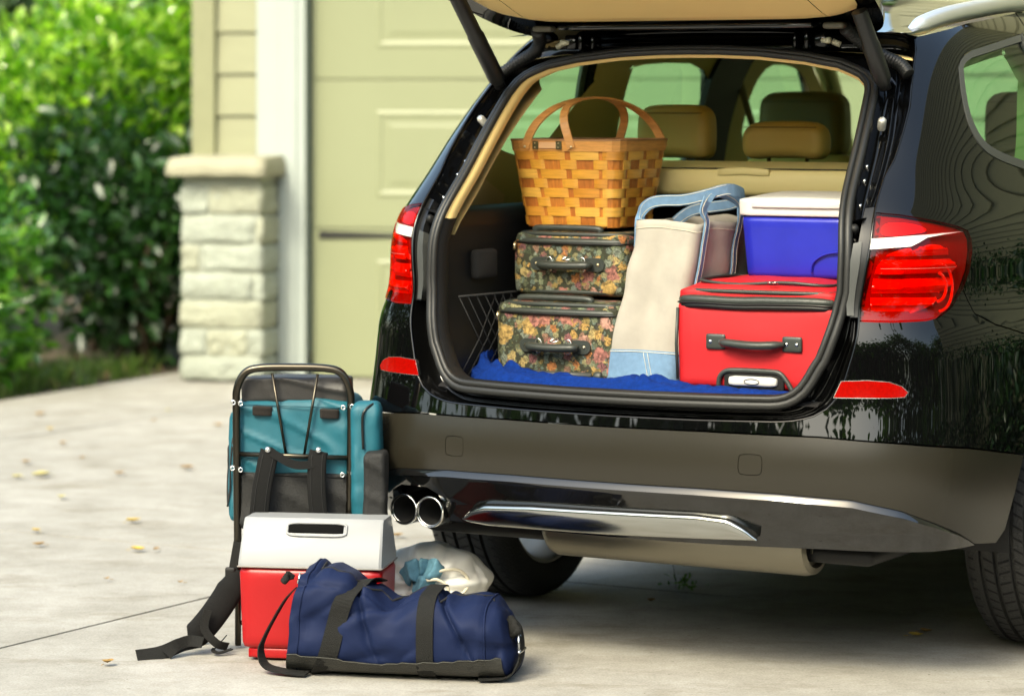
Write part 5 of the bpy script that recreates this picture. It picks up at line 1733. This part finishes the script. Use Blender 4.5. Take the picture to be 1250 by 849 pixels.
for k in range(4): mb.tube(crom([(-DL / 2 + .0, -.015, .23), (-DL / 2 - .014 - .004 * k, -.025, .242 - .006 * k), (-DL / 2 - .012, -.03 - .008 * k, .222)], 4), .0055, 8)
mb.build("gathered_webbing", WEB, df)

# ---- drawstring sack behind it
SACK = mat("white_cotton", (.88, .87, .83), .85, var=.04, var_scale=14, bump=.15, bump_scale=300)
TEAL = mat("teal_denim", (.10, .235, .32), .85, var=.2, var_scale=70, bump=.25, bump_scale=500)
CORD = mat("cream_cord", (.74, .68, .54), .75)
p = onz(528, 778, 0)
sk = thing("drawstring_sack", "white cotton drawstring sack with gathered blue neck behind the navy duffel", "sack", (p.x, p.y + .06, 0), R(-12))
def sackf(x, y, z):
    ang_ = math.atan2(z - .03, x)
    pleat = .010 * math.sin(ang_ * 11 + 2 * nz(x, y, z, 6, 3)) * (1 if y < -.02 else .3)
    fold = .014 * nz(x, y, z, 9, 2) + .016 * abs(nz(x * .8, y, z * .7, 15, 6)) + pleat * min(1, math.hypot(x, z) / .09)
    k = 1 + fold / .12
    return (x * k, y * k - .02 * math.exp(-(x * x + (z - .03) ** 2) / .004), max(.0, (z + .124) * (1 + fold * 2) * (1 - .14 * abs(x) / .15)))
mk("sack_body", *softbox((.290, .20, .250), .090, 34, sackf), SACK, sk)
# gathered neck: crumpled ruffle of cloth pulled tight by the cord
def lobe(x0, y0, z0, sx, sy, sz, ry, seed):
    def fn(x, y, z):
        k = 1 - .55 * max(0, -z / sz * 2 * .5 + .25)
        return (x * k + .010 * nz(x, y, z, 26, seed), y + .016 * nz(x, y, z, 24, seed + 4) - .012 * math.cos(x / sx * 7) * .6, z + .010 * nz(x, y, z, 30, seed + 8))
    o = mk("gathered_neck", *softbox((sx, sy, sz), min(sx, sy, sz) * .38, 16, fn), TEAL, sk)
    o.location = (x0, y0, z0); o.rotation_euler = (R(-24), R(ry), 0)
lobe(-.030, -.128, .186, .070, .036, .058, -28, 1.0); lobe(.032, -.130, .190, .058, .036, .060, 24, 5.0); lobe(.006, -.140, .150, .066, .038, .050, 6, 9.0); lobe(.002, -.118, .196, .045, .04, .05, 0, 13.0)
P = crom([(-.065, -.150, .128), (.0, -.168, .124), (.065, -.152, .122), (.105, -.11, .130), (.118, -.085, .158), (.095, -.098, .190), (.05, -.140, .192), (.022, -.160, .172), (.05, -.155, .172), (.075, -.146, .152), (.072, -.142, .120)], 6)
mk("cord", *tube(P, .0042, 8), CORD, sk)

# ---- frame backpack
TEALN = mat("teal_nylon", (.008, .105, .145), .55, var=.10, var_scale=12, bump=.06, bump_scale=40); weave_bump(TEALN, 1700, .12)
BLKN = mat("black_nylon", (.009, .009, .009), .7, bump=.2, bump_scale=200); weave_bump(BLKN, 1500, .2)
BLKP = mat("black_padding", (.008, .008, .008), .9, spec=.2, bump=.2, bump_scale=300)
TUBE = mat("dark_steel_tube", (.075, .066, .052), .28, metal=1.0)
p = onz(358, 789, 0)
bp_ = thing("frame_backpack", "teal backpack on a tubular metal frame standing beside the car bumper", "backpack", (p.x, p.y, 0), R(-4))
KS = p.y / FPX                                   # metres per picture pixel at the pack
def bx(px, py, d=0.0): return ((px - 358) * KS, d, (789 - py) * KS)
P = crom([bx(290, 700), bx(289, 600), bx(288, 500), bx(289, 474), bx(299, 455), bx(318, 449), bx(358, 448), bx(398, 449), bx(417, 455), bx(427, 474), bx(429, 500), bx(428, 585), bx(427, 640)], 7)
mk("frame_tube", *tube(P, .0105, 14), TUBE, bp_)
for x in (290, 427):
    mk("frame_leg", *tube([bx(x, 640), bx(x, 788)], .0085, 12), TUBE, bp_)
mk("frame_crossbar", *tube([bx(289, 554, -.002), bx(428, 558, -.002)], .0065, 12), TUBE, bp_)
mk("frame_stay", *tube([bx(332, 455), bx(349, 556, .004)], .0038, 10), TUBE, bp_)
mk("frame_stay", *tube([bx(388, 456), bx(371, 556, .004)], .0038, 10), TUBE, bp_)
mk("frame_crossbar", *tube([bx(289, 760, .0), bx(428, 760, .0)], .0065, 12), TUBE, bp_)
# main bag
def bagf(cx, cz, sx, sz, y0, seed):
    return lambda x, y, z: (x + cx + .006 * nz(x, y, z, 9, seed), y + y0 - .010 * nz(x, y, z, 7, seed + 2) - .010 * (1 - min(1, abs(nz(x * .7 + z, z, y, 9, seed)) * 5)), z + cz + .005 * nz(x, y, z, 8, seed + 5))
def sbox_px(name, x0, x1, y0, y1, d0, d1, rad, m, seed, parent=bp_, n=16):
    a, b = bx(x0, y1), bx(x1, y0)
    return mk(name, *softbox((b[0] - a[0], d1 - d0, b[2] - a[2]), rad, n, bagf((a[0] + b[0]) / 2, (a[2] + b[2]) / 2, 0, 0, (d0 + d1) / 2, seed)), m, parent)
sbox_px("main_bag", 283, 434, 487, 648, .016, .24, .035, TEALN, 2, n=40)
sbox_px("top_collar", 293, 425, 462, 492, .026, .12, .008, mat("collar_nylon", (.030, .028, .027), .5, bump=.1, bump_scale=80), 7)
sbox_px("side_pocket", 430, 466, 489, 640, -.030, .045, .022, TEALN, 4)
sbox_px("side_pocket", 273, 288, 506, 640, .06, .20, .016, TEALN, 9)
sbox_px("mesh_pocket", 446, 475, 548, 636, -.066, .018, .014, BLKN, 5)
sbox_px("mesh_pocket", 269, 282, 546, 626, .08, .18, .010, BLKN, 15)
sbox_px("back_panel", 286, 432, 577, 646, .006, .030, .008, BLKN, 6)
mk("panel_hem", *tube([bx(287, 577, .004), bx(358, 580, .002), bx(431, 583, .004)], .003, 6), BLKN, bp_)
for (x0, x1, y0, y1) in ((307, 331, 496, 508), (390, 413, 499, 511)):
    sbox_px("fastener_patch", x0, x1, y0, y1, .006, .024, .003, mat("patch_brown", (.020, .015, .012), .9, bump=.6, bump_scale=500), 8, n=6)
mk("hem_seam", *tube([bx(294, 494, .010), bx(358, 496, .008), bx(424, 498, .010)], .0015, 5), mat("teal_seam", (.012, .08, .11), .6), bp_)
mk("pocket_zip", *tube(crom([bx(446, 545, -.038), bx(445, 508, -.038), bx(449, 497, -.034), bx(457, 491, -.02)], 5), .0035, 6), MATS["zip_dark"], bp_)
# shoulder straps
def pstrap(pts, w, name="shoulder_strap"):
    P = crom([bx(*q) for q in pts], 8)
    v, f = [], []
    rings_ = []
    for i, q in enumerate(P):
        a, b = P[max(0, i - 1)], P[min(len(P) - 1, i + 1)]
        t = (b - a).normalized(); s_ = Vector((1, 0, 0)); s_ = (s_ - t * s_.dot(t)).normalized(); n_ = t.cross(s_)
        ring = []
        for k in range(14):
            an = 2 * math.pi * k / 14
            ring.append(tuple(q + s_ * (w / 2 * math.copysign(abs(math.cos(an)) ** .5, math.cos(an))) + n_ * (.0085 * math.copysign(abs(math.sin(an)) ** .7, math.sin(an)))))
        rings_.append(ring)
    v, f = loft(rings_, True, True, True)
    st_o = mk(name, v, f, BLKP, bp_)
    for e in (-.28, .28):
        mk("strap_stitch", *tube([(q.x + e * w, q.y - .0092, q.z) for q in P[3:-2]], .0011, 5), mat("strap_seam", (.008, .008, .008), .6), st_o)
pstrap([(331, 549, -.022), (328, 562, -.028), (322, 595, -.034), (318, 630, -.030), (316, 645, -.02)], .052)
pstrap([(391, 549, -.022), (389, 562, -.028), (389, 595, -.034), (392, 630, -.030), (394, 645, -.02)], .050)
mk("yoke_strap", *strap(crom([bx(330, 548, -.030), bx(342, 555, -.036), bx(360, 564, -.040), bx(378, 565, -.038), bx(391, 561, -.032)], 6), .022, .003, (0, .25, 1)), BLKP, bp_, smooth=False)
for (x, y) in ((329, 547), (391, 547)):
    v, f = lathe([(0, -.006), (.0055, -.005), (.0085, .0)], 14, 'y'); mk("clevis_pin", v, f, CHROME, bp_).location = bx(x, y, -.034)
for (x, y) in ((285, 491), (294, 492), (284, 571), (294, 573), (420, 496), (431, 495), (419, 578), (432, 576)):
    v, f = lathe([(.0035, -.004), (.0065, -.005), (.0075, 0), (.0065, .004)], 12, 'y', True); mk("split_ring", v, f, CHROME, bp_).location = bx(x, y, -.010)
mk("drawcord", *tube(crom([bx(279, 538, .06), bx(277, 570, .05), bx(276, 600, .055), bx(273, 622, .05)], 5), .0025, 6), BLKN, bp_)
# hip belt lying on the slab, its webbing tail
P = [Vector((x, y, z)) for x, y, z in (bx(292, 700, -.03), bx(284, 726, -.055), bx(268, 752, -.075), bx(252, 772, -.085), bx(240, 783, -.09))]
P = crom([(a.x, a.y, max(a.z, .012)) for a in P], 7)
rings_ = []
for i, q in enumerate(P):
    a, b = P[max(0, i - 1)], P[min(len(P) - 1, i + 1)]; t = (b - a).normalized()
    s_ = t.cross(Vector((0, 1, .2))).normalized(); n_ = t.cross(s_)
    k_ = min(1, .45 + i / 12, .35 + (len(P) - 1 - i) / 5)
    rings_.append([tuple(q + s_ * (.036 * k_ * math.cos(x)) + n_ * (.017 * math.sin(x)) + Vector((0, 0, .022 * k_))) for x in np.linspace(0, 2 * math.pi, 17)[:-1]])
v, f = loft(rings_, True, True, True); v = [(x, y, max(.0015, z)) for x, y, z in v]
mk("hip_belt", v, f, BLKP, bp_)
mk("belt_webbing", *strap([(x, y, max(z, .004)) for x, y, z in crom([bx(262, 736, -.115), bx(258, 758, -.12), bx(272, 776, -.115), bx(284, 782, -.09)], 6)], .022, .0025, (.6, .2, .6)), WEB, bp_, smooth=False)
tail = [bx(250, 748, -.09), bx(230, 752, -.12), bx(214, 758, -.15), bx(198, 757, -.17), bx(182, 756, -.19)]
tail = [(a, b, max(.004, z)) for (a, b, z) in [(q[0], q[1], [.030, .024, .012, .006, .004][i]) for i, q in enumerate(tail)]]
mk("belt_webbing", *strap(crom(tail, 6), .038, .003, (.35, .6, .55)), WEB, bp_, smooth=False)
tail = [(bx(256, 0)[0], -.12, .030), (bx(240, 0)[0], -.12, .034), (bx(226, 0)[0], -.15, .026), (bx(216, 0)[0], -.17, .006)]
mk("belt_webbing", *strap(crom(tail, 6), .030, .003, (.2, .5, .8)), WEB, bp_, smooth=False)
mk("strap_buckle", *softbox((.028, .012, .034), .005, 6), MATTE, bp_).location = bx(284, 697, -.045)
mk("adjuster_strap", *strap([bx(291, 660, -.02), bx(287, 690, -.04), bx(281, 715, -.05)], .022, .003, (1, .2, 0)), WEB, bp_, smooth=False)
mk("webbing_loop", *strap(crom([bx(283, 768, -.09), bx(272, 781, -.10), bx(268, 785, -.11), bx(276, 787, -.12), bx(290, 784, -.10)], 5), .014, .0025, (.2, 1, .2)), WEB, bp_, smooth=False)

# ---- fallen leaves
LEAFM = [mat("leaf_yellow", (.52, .36, .06), .7, var=.3, var_scale=60), mat("leaf_tan", (.30, .18, .05), .75, var=.3, var_scale=60), mat("leaf_pale", (.50, .44, .16), .7, var=.3, var_scale=60)]
def leaf_mesh(seed, L=.05):
    r_ = random.Random(seed)
    rows = []
    n = 9
    for i in range(n):
        t = i / (n - 1); w_ = .34 * L * math.sin(math.pi * t ** .8) ** .8 + .0006
        row = []
        for k in (-1, -.5, 0, .5, 1):
            row.append(((t - .5) * L, k * w_ * (1 + .1 * r_.uniform(-1, 1)), .004 + abs(k) * w_ * .45 + .010 * (t - .5) ** 2 * 4 * .6 + r_.uniform(0, .0012)))
        rows.append(row)
    v, f = loft(rows, False)
    st2 = [(-L * .5 - .012, 0, .003), (-L * .5, 0, .004)]
    v2, f2 = tube(st2, .0008, 5)
    n0 = len(v)
    return v + [tuple(q) for q in v2], f + [tuple(i + n0 for i in q) for q in f2]
spots = [(49, 507, 1.1, 1), (61, 525, .8, 0), (76, 542, .9, 1), (32, 565, 1.0, 1), (20, 583, .9, 2), (50, 581, 1.5, 2), (145, 579, .8, 1), (227, 572, 1.1, 1), (75, 608, .9, 2), (163, 637, 1.1, 0), (168, 672, 1.0, 0), (44, 649, .8, 0), (47, 666, .8, 1), (132, 810, .8, 1), (248, 784, .6, 1), (266, 520, .9, 1), (188, 514, .7, 1), (1118, 777, .8, 0), (1130, 772, .7, 1), (795, 735, .6, 1), (205, 502, .6, 2), (100, 560, .5, 1), (190, 672, .5, 1), (486, 655, .9, 1), (130, 708, .35, 1), (220, 712, .35, 1)]
for i, (x, y, k, c) in enumerate(spots):
    v, f = leaf_mesh(i, .052 * k)
    o = mk("fallen_leaf", v, f, LEAFM[c], None)
    o.location = onz(x, y, 0); o.rotation_euler = (0, 0, random.Random(i + 5).uniform(0, 6.28))
    under = x > 700
    kind_ = ("bright yellow", "dry tan", "pale yellow-green")[c]
    tag(o, "small %s fallen leaf on the concrete %s" % (kind_, "in the shade under the car" if under else "of the open driveway"), "leaf", "%s leaves %s" % (kind_, "under the car" if under else "on the driveway"))
# ------------------------------------------------------------------ foliage
def leaf_mat(name, dark, mid, light, rough=.28, trans=.35):
    m = bpy.data.materials.new(name); m.use_nodes = True
    nt = m.node_tree; nt.nodes.clear()
    out = nt.nodes.new("ShaderNodeOutputMaterial")
    b = nt.nodes.new("ShaderNodeBsdfPrincipled"); t = nt.nodes.new("ShaderNodeBsdfTranslucent"); mx = nt.nodes.new("ShaderNodeMixShader")
    g_ = nt.nodes.new("ShaderNodeNewGeometry")
    rp = nt.nodes.new("ShaderNodeValToRGB")
    el = rp.color_ramp.elements
    el[0].position = 0; el[0].color = (*dark, 1); el[1].position = 1; el[1].color = (*light, 1)
    e = el.new(.45); e.color = (*mid, 1)
    nt.links.new(g_.outputs["Random Per Island"], rp.inputs[0])
    nt.links.new(rp.outputs[0], b.inputs["Base Color"])
    hs = nt.nodes.new("ShaderNodeMix"); hs.data_type = 'RGBA'; hs.blend_type = 'MULTIPLY'; hs.inputs[0].default_value = 1; hs.inputs[7].default_value = (1.5, 1.9, .55, 1)
    nt.links.new(rp.outputs[0], hs.inputs[6]); nt.links.new(hs.outputs[2], t.inputs[0])
    b.inputs["Roughness"].default_value = rough
    b.inputs["Specular IOR Level"].default_value = .8
    b.inputs["Coat Weight"].default_value = .5 if rough < .2 else 0
    b.inputs["Coat Roughness"].default_value = .08
    mx.inputs[0].default_value = trans
    nt.links.new(b.outputs[0], mx.inputs[1]); nt.links.new(t.outputs[0], mx.inputs[2]); nt.links.new(mx.outputs[0], out.inputs[0])
    MATS[name] = m
    return m
GLOSSY = leaf_mat("leaf_glossy", (.04, .11, .018), (.16, .32, .035), (.55, .68, .15), .10, .5)
BROAD = leaf_mat("leaf_broad", (.03, .10, .018), (.07, .20, .028), (.17, .34, .045), .2, .4)
FAR = leaf_mat("leaf_far", (.022, .060, .014), (.045, .105, .022), (.09, .17, .03), .5, .4)
GRASSM = leaf_mat("grass_blade", (.04, .10, .015), (.09, .17, .025), (.17, .25, .05), .5, .4)
SHADEL = leaf_mat("leaf_shade", (.008, .030, .008), (.014, .052, .012), (.035, .10, .02), .34, .25)  # shade put into the leaf colour, darker than the shrub's own leaves
BARK = mat("bark", (.075, .05, .03), .9, var=.4, var_scale=12, bump=.7, bump_scale=30, stretch=(1, 1, .25))

def leaves(name, P, size, m, parent=None, rs=1, aspect=.46, up=.55, outc=None):
    """one mesh of folded leaf blades at points P (n, 3)"""
    rg = np.random.default_rng(rs)
    n = len(P)
    d = rg.normal(size=(n, 3))
    if outc is not None:
        o = P - np.array(outc); o /= np.linalg.norm(o, axis=1, keepdims=True) + 1e-9
        d = d * .8 + o * .8
    d[:, 2] += .15
    d /= np.linalg.norm(d, axis=1, keepdims=True)
    q = rg.normal(size=(n, 3)); q[:, 2] += up * 2
    s = np.cross(d, q); s /= np.linalg.norm(s, axis=1, keepdims=True) + 1e-9
    nn = np.cross(s, d)
    L = (size * rg.uniform(.65, 1.3, n))[:, None]
    W = L * aspect
    b = P; tip = P + d * L - nn * L * .10
    m1 = P + d * L * .30; m2 = P + d * L * .68
    V = np.stack([b, m1 + s * W * .42 + nn * W * .16, m2 + s * W * .46 + nn * W * .12, tip, m2 - s * W * .46 + nn * W * .12, m1 - s * W * .42 + nn * W * .16, m1, m2 - nn * L * .02], 1).reshape(-1, 3)
    base = (np.arange(n) * 8)[:, None, None]
    quads = (np.array([[0, 1, 6, 6], [6, 1, 2, 7], [7, 2, 3, 3], [0, 6, 5, 5], [6, 7, 4, 5], [7, 3, 4, 4]])[None] + base).reshape(-1, 4)
    me = bpy.data.meshes.new(name)
    faces = []
    quad_m = quads[:, 2] != quads[:, 3]
    loops = []; starts = []; tot = []
    lens = np.where(quad_m, 4, 3)
    starts = np.r_[0, np.cumsum(lens)[:-1]]
    flat = quads.reshape(-1); keep = np.ones(len(flat), bool); keep[3::4] = quad_m
    flat = flat[keep]
    me.vertices.add(len(V)); me.vertices.foreach_set("co", V.astype(np.float32).ravel())
    me.loops.add(len(flat)); me.loops.foreach_set("vertex_index", flat.astype(np.int32))
    me.polygons.add(len(lens)); me.polygons.foreach_set("loop_start", starts.astype(np.int32)); me.polygons.foreach_set("loop_total", lens.astype(np.int32))
    me.polygons.foreach_set("use_smooth", np.ones(len(lens), bool))
    me.materials.append(m)
    me.update(calc_edges=True); me.validate()
    return link(bpy.data.objects.new(name, me), parent)

def clumps(c, rad, n, k, rs=1, spread=.22, shell=.5, zmin=.05):
    """points in k twiggy clumps spread through an uneven ellipsoid"""
    rg = np.random.default_rng(rs)
    d = rg.normal(size=(k, 3)); d /= np.linalg.norm(d, axis=1, keepdims=True)
    r = rg.uniform(shell ** 3, 1, k) ** (1 / 3) * rg.uniform(.82, 1.12, k)
    C = np.array(c) + d * r[:, None] * np.array(rad)
    w = rg.integers(0, k, n)
    P = C[w] + rg.normal(size=(n, 3)) * spread * np.array(rad) * rg.uniform(.4, 1.1, k)[w][:, None]
    return P[P[:, 2] > zmin]

def stems(parent, base, top, n, r0, rs, name="stem"):
    rg = random.Random(rs)
    for i in range(n):
        a = rg.uniform(0, 6.28); b = Vector(base) + Vector((.10 * math.cos(a), .10 * math.sin(a), 0))
        e = Vector(top) + Vector((rg.uniform(-1, 1) * .6, rg.uniform(-1, 1) * .5, rg.uniform(-.4, .2)))
        m_ = (b + e) / 2 + Vector((rg.uniform(-.12, .12), rg.uniform(-.12, .12), 0))
        P = crom([b, (b * .6 + m_ * .4) + Vector((rg.uniform(-.05, .05), 0, 0)), m_, e], 5)
        mk(name, *tube(P, [r0 * (1 - .8 * i_ / len(P)) for i_ in range(len(P))], 8), BARK, parent)

def bush(name, label, cat, c, rad, n, k, size, m, rs, shell=.45, spread=.2, r0=.03, ns=5, asp=.46, trunk_name="stem"):
    o = thing(name, label, cat, (c[0], c[1], 0))
    base = (0, 0, 0)
    P = clumps((0, 0, c[2]), rad, n, k, rs, spread, shell)
    leaves("crown", P, size, m, o, rs, asp, outc=(0, 0, c[2] - rad[2] * .3))
    stems(o, base, (0, 0, c[2] + rad[2] * .3), ns, r0, rs, trunk_name)
    return o
bush("glossy_shrub", "tall glossy-leaved evergreen shrub with bright leaf tips beside the garage corner", "shrub", (-2.30, 17.45, 1.16), (.98, .85, .90), 8500, 190, .095, GLOSSY, 3, .35, .13, .028, 8)
bush("glossy_shrub", "dark leaves added as the shaded lower half of the tall shrub by the stone pier", "shrub", (-2.05, 16.70, .68), (.70, .46, .70), 5200, 110, .095, SHADEL, 13, .2, .24, .02, 6)  # added bush: its dark leaves paint the shaded lower half of the tall one
bush("glossy_shrub", "low mid-green broad-leaved shrub at the edge of the driveway", "shrub", (-2.95, 15.2, .52), (.62, .6, .60), 5200, 120, .085, BROAD, 5, .3, .16, .02, 6)
# hedge out of view by the wing, placed to darken the lower bodywork's reflection
PH = []
for i in range(9):
    yy = -.4 - i * .9
    PH.append(clumps((HO.x + math.cos(PHI) * 6.55 + math.sin(PHI) * yy, HO.y - math.sin(PHI) * 6.55 + math.cos(PHI) * yy, .55), (.55, .62, .60), 1900, 70, 40 + i, .2, .2))
hg = leaves("added_hedge", np.concatenate(PH), .075, SHADEL, None, 6)
tag(hg, "low dark hedge out of view, put in to darken the reflection in the bodywork", "added_hedge", kind="stuff")
bush("glossy_shrub", "wide shrub growing behind the two evergreen shrubs near the garage", "shrub", (-3.9, 18.6, 1.0), (1.1, 1.0, 1.0), 9000, 150, .09, GLOSSY, 8, .4, .16, .03, 6)
def tree(label, c, rad, h, n, k, size, rs, r0=.16):
    o = thing("broadleaf_tree", label, "tree", (c[0], c[1], 0))
    P = clumps((0, 0, h), rad, n, k, rs, .16, .35, 1.0)
    leaves("crown", P, size, FAR, o, rs, .5)
    T_ = crom([(0, 0, -.05), (.05, .02, h * .35), (-.04, .05, h * .7), (.02, 0, h * 1.0)], 6)
    tk = mk("trunk", *tube(T_, [r0 * (1 - .7 * i / len(T_)) for i in range(len(T_))], 12), BARK, o)
    rg = random.Random(rs)
    for i in range(7):
        a = rg.uniform(0, 6.28); z0 = h * rg.uniform(.45, .85)
        e = (math.cos(a) * rad[0] * .75, math.sin(a) * rad[1] * .75, z0 + rad[2] * rg.uniform(.2, .6))
        mk("limb", *tube(crom([(0, 0, z0), (e[0] * .4, e[1] * .4, z0 + .3), e], 5), [r0 * .45 * (1 - .08 * j) for j in range(11)], 8), BARK, o)
tree("slender tree with thin pale foliage standing far behind the shrubs", (-4.4, 24.0), (1.5, 1.4, 1.5), 3.2, 5200, 110, .13, 21, .10)
tree("broad dark tree standing far back behind the shrubs", (-6.6, 27.5), (2.8, 2.4, 2.6), 3.4, 9000, 160, .18, 22, .18)
# the wood round the plot: one mass of foliage, seen past the shrubs and in the paintwork
rg = np.random.default_rng(77)
Pl = []
for k in range(900):
    a = rg.uniform(0, 2 * math.pi)
    back = math.cos(a) < -.2
    rr_ = rg.uniform(30, 37) if not back else rg.uniform(20, 28)
    if abs(math.atan2(math.sin(a), math.cos(a))) < .5 and math.sin(a) > -.05: rr_ = rg.uniform(36, 44)
    hh = rg.uniform(.2, 8.5 if back else 8) * (1.0 + .35 * math.sin(a * 5) + .2 * math.sin(a * 11 + 1))
    c = np.array((math.sin(a) * rr_, 4 + math.cos(a) * rr_, hh))
    Pl.append(c + rg.normal(size=(42, 3)) * np.array((1.3, 1.3, .9)))
Pl = np.concatenate(Pl); Pl = Pl[Pl[:, 2] > 0]
wd_ = leaves("woodland", Pl, .85, FAR, None, 9, .70)
tag(wd_, "mass of leafy woodland round the plot", "woodland", kind="stuff")
# grass and low growth along the driveway edge
def edge_grass():
    rg = np.random.default_rng(5)
    V, Fc = [], []
    n = 5200
    for i in range(n):
        t = rg.uniform(0, 1) ** .7
        x = -1.72 - 2.3 * t; y = 16.45 - 5.1 * t * .93
        off = abs(rg.normal()) * .55 + .02
        x -= off * .91; y += off * .41
        h = rg.uniform(.03, .10) * (1.2 if off < .3 else .8); w_ = .005
        a = rg.uniform(0, 6.28); dx, dy = math.cos(a) * w_, math.sin(a) * w_; lx, ly = rg.normal() * h * .4, rg.normal() * h * .4
        k = len(V)
        V += [(x - dx, y - dy, -.03), (x + dx, y + dy, -.03), (x + lx * .5 + dx * .7, y + ly * .5 + dy * .7, h * .6), (x + lx, y + ly, h)]
        Fc += [(k, k + 1, k + 2), (k, k + 2, k + 3)]
    o = mk("grass", V, Fc, GRASSM, None)
    tag(o, "short grass and moss along the driveway edge", "grass", kind="stuff")
edge_grass()
# leaf litter over the bed
rg = np.random.default_rng(15)
t = rg.uniform(0, 1, 1600); off = rg.uniform(.05, 2.5, 1600)
P = np.stack([-1.75 - 2.3 * t - off * .9, 16.4 - 4.7 * t + off * .42, np.full(1600, -.022)], 1)
lo = leaves("leaf_litter", P, .07, mat("litter", (.16, .10, .045), .85, var=.4, var_scale=9), None, 4, .6, 3.0)
tag(lo, "brown leaf litter on the planting bed", "leaf litter", kind="stuff")
# sprig growing from the slab joint under the car
sp = thing("weed_sprig", "small green weed growing from the slab joint under the car", "weed", onz(838, 717, 0))
rgn = random.Random(2)
P = np.array([(rgn.gauss(0, .022), rgn.gauss(0, .008), abs(rgn.gauss(0, .016)) + .004) for _ in range(46)])
leaves("leaf_tuft", P, .022, GRASSM, sp, 3, .3, .2)
mk("stalk", *tube([(-.03, 0, 0), (-.035, 0, .04), (-.042, 0, .085)], .0009, 5), MATS["bark"], sp)
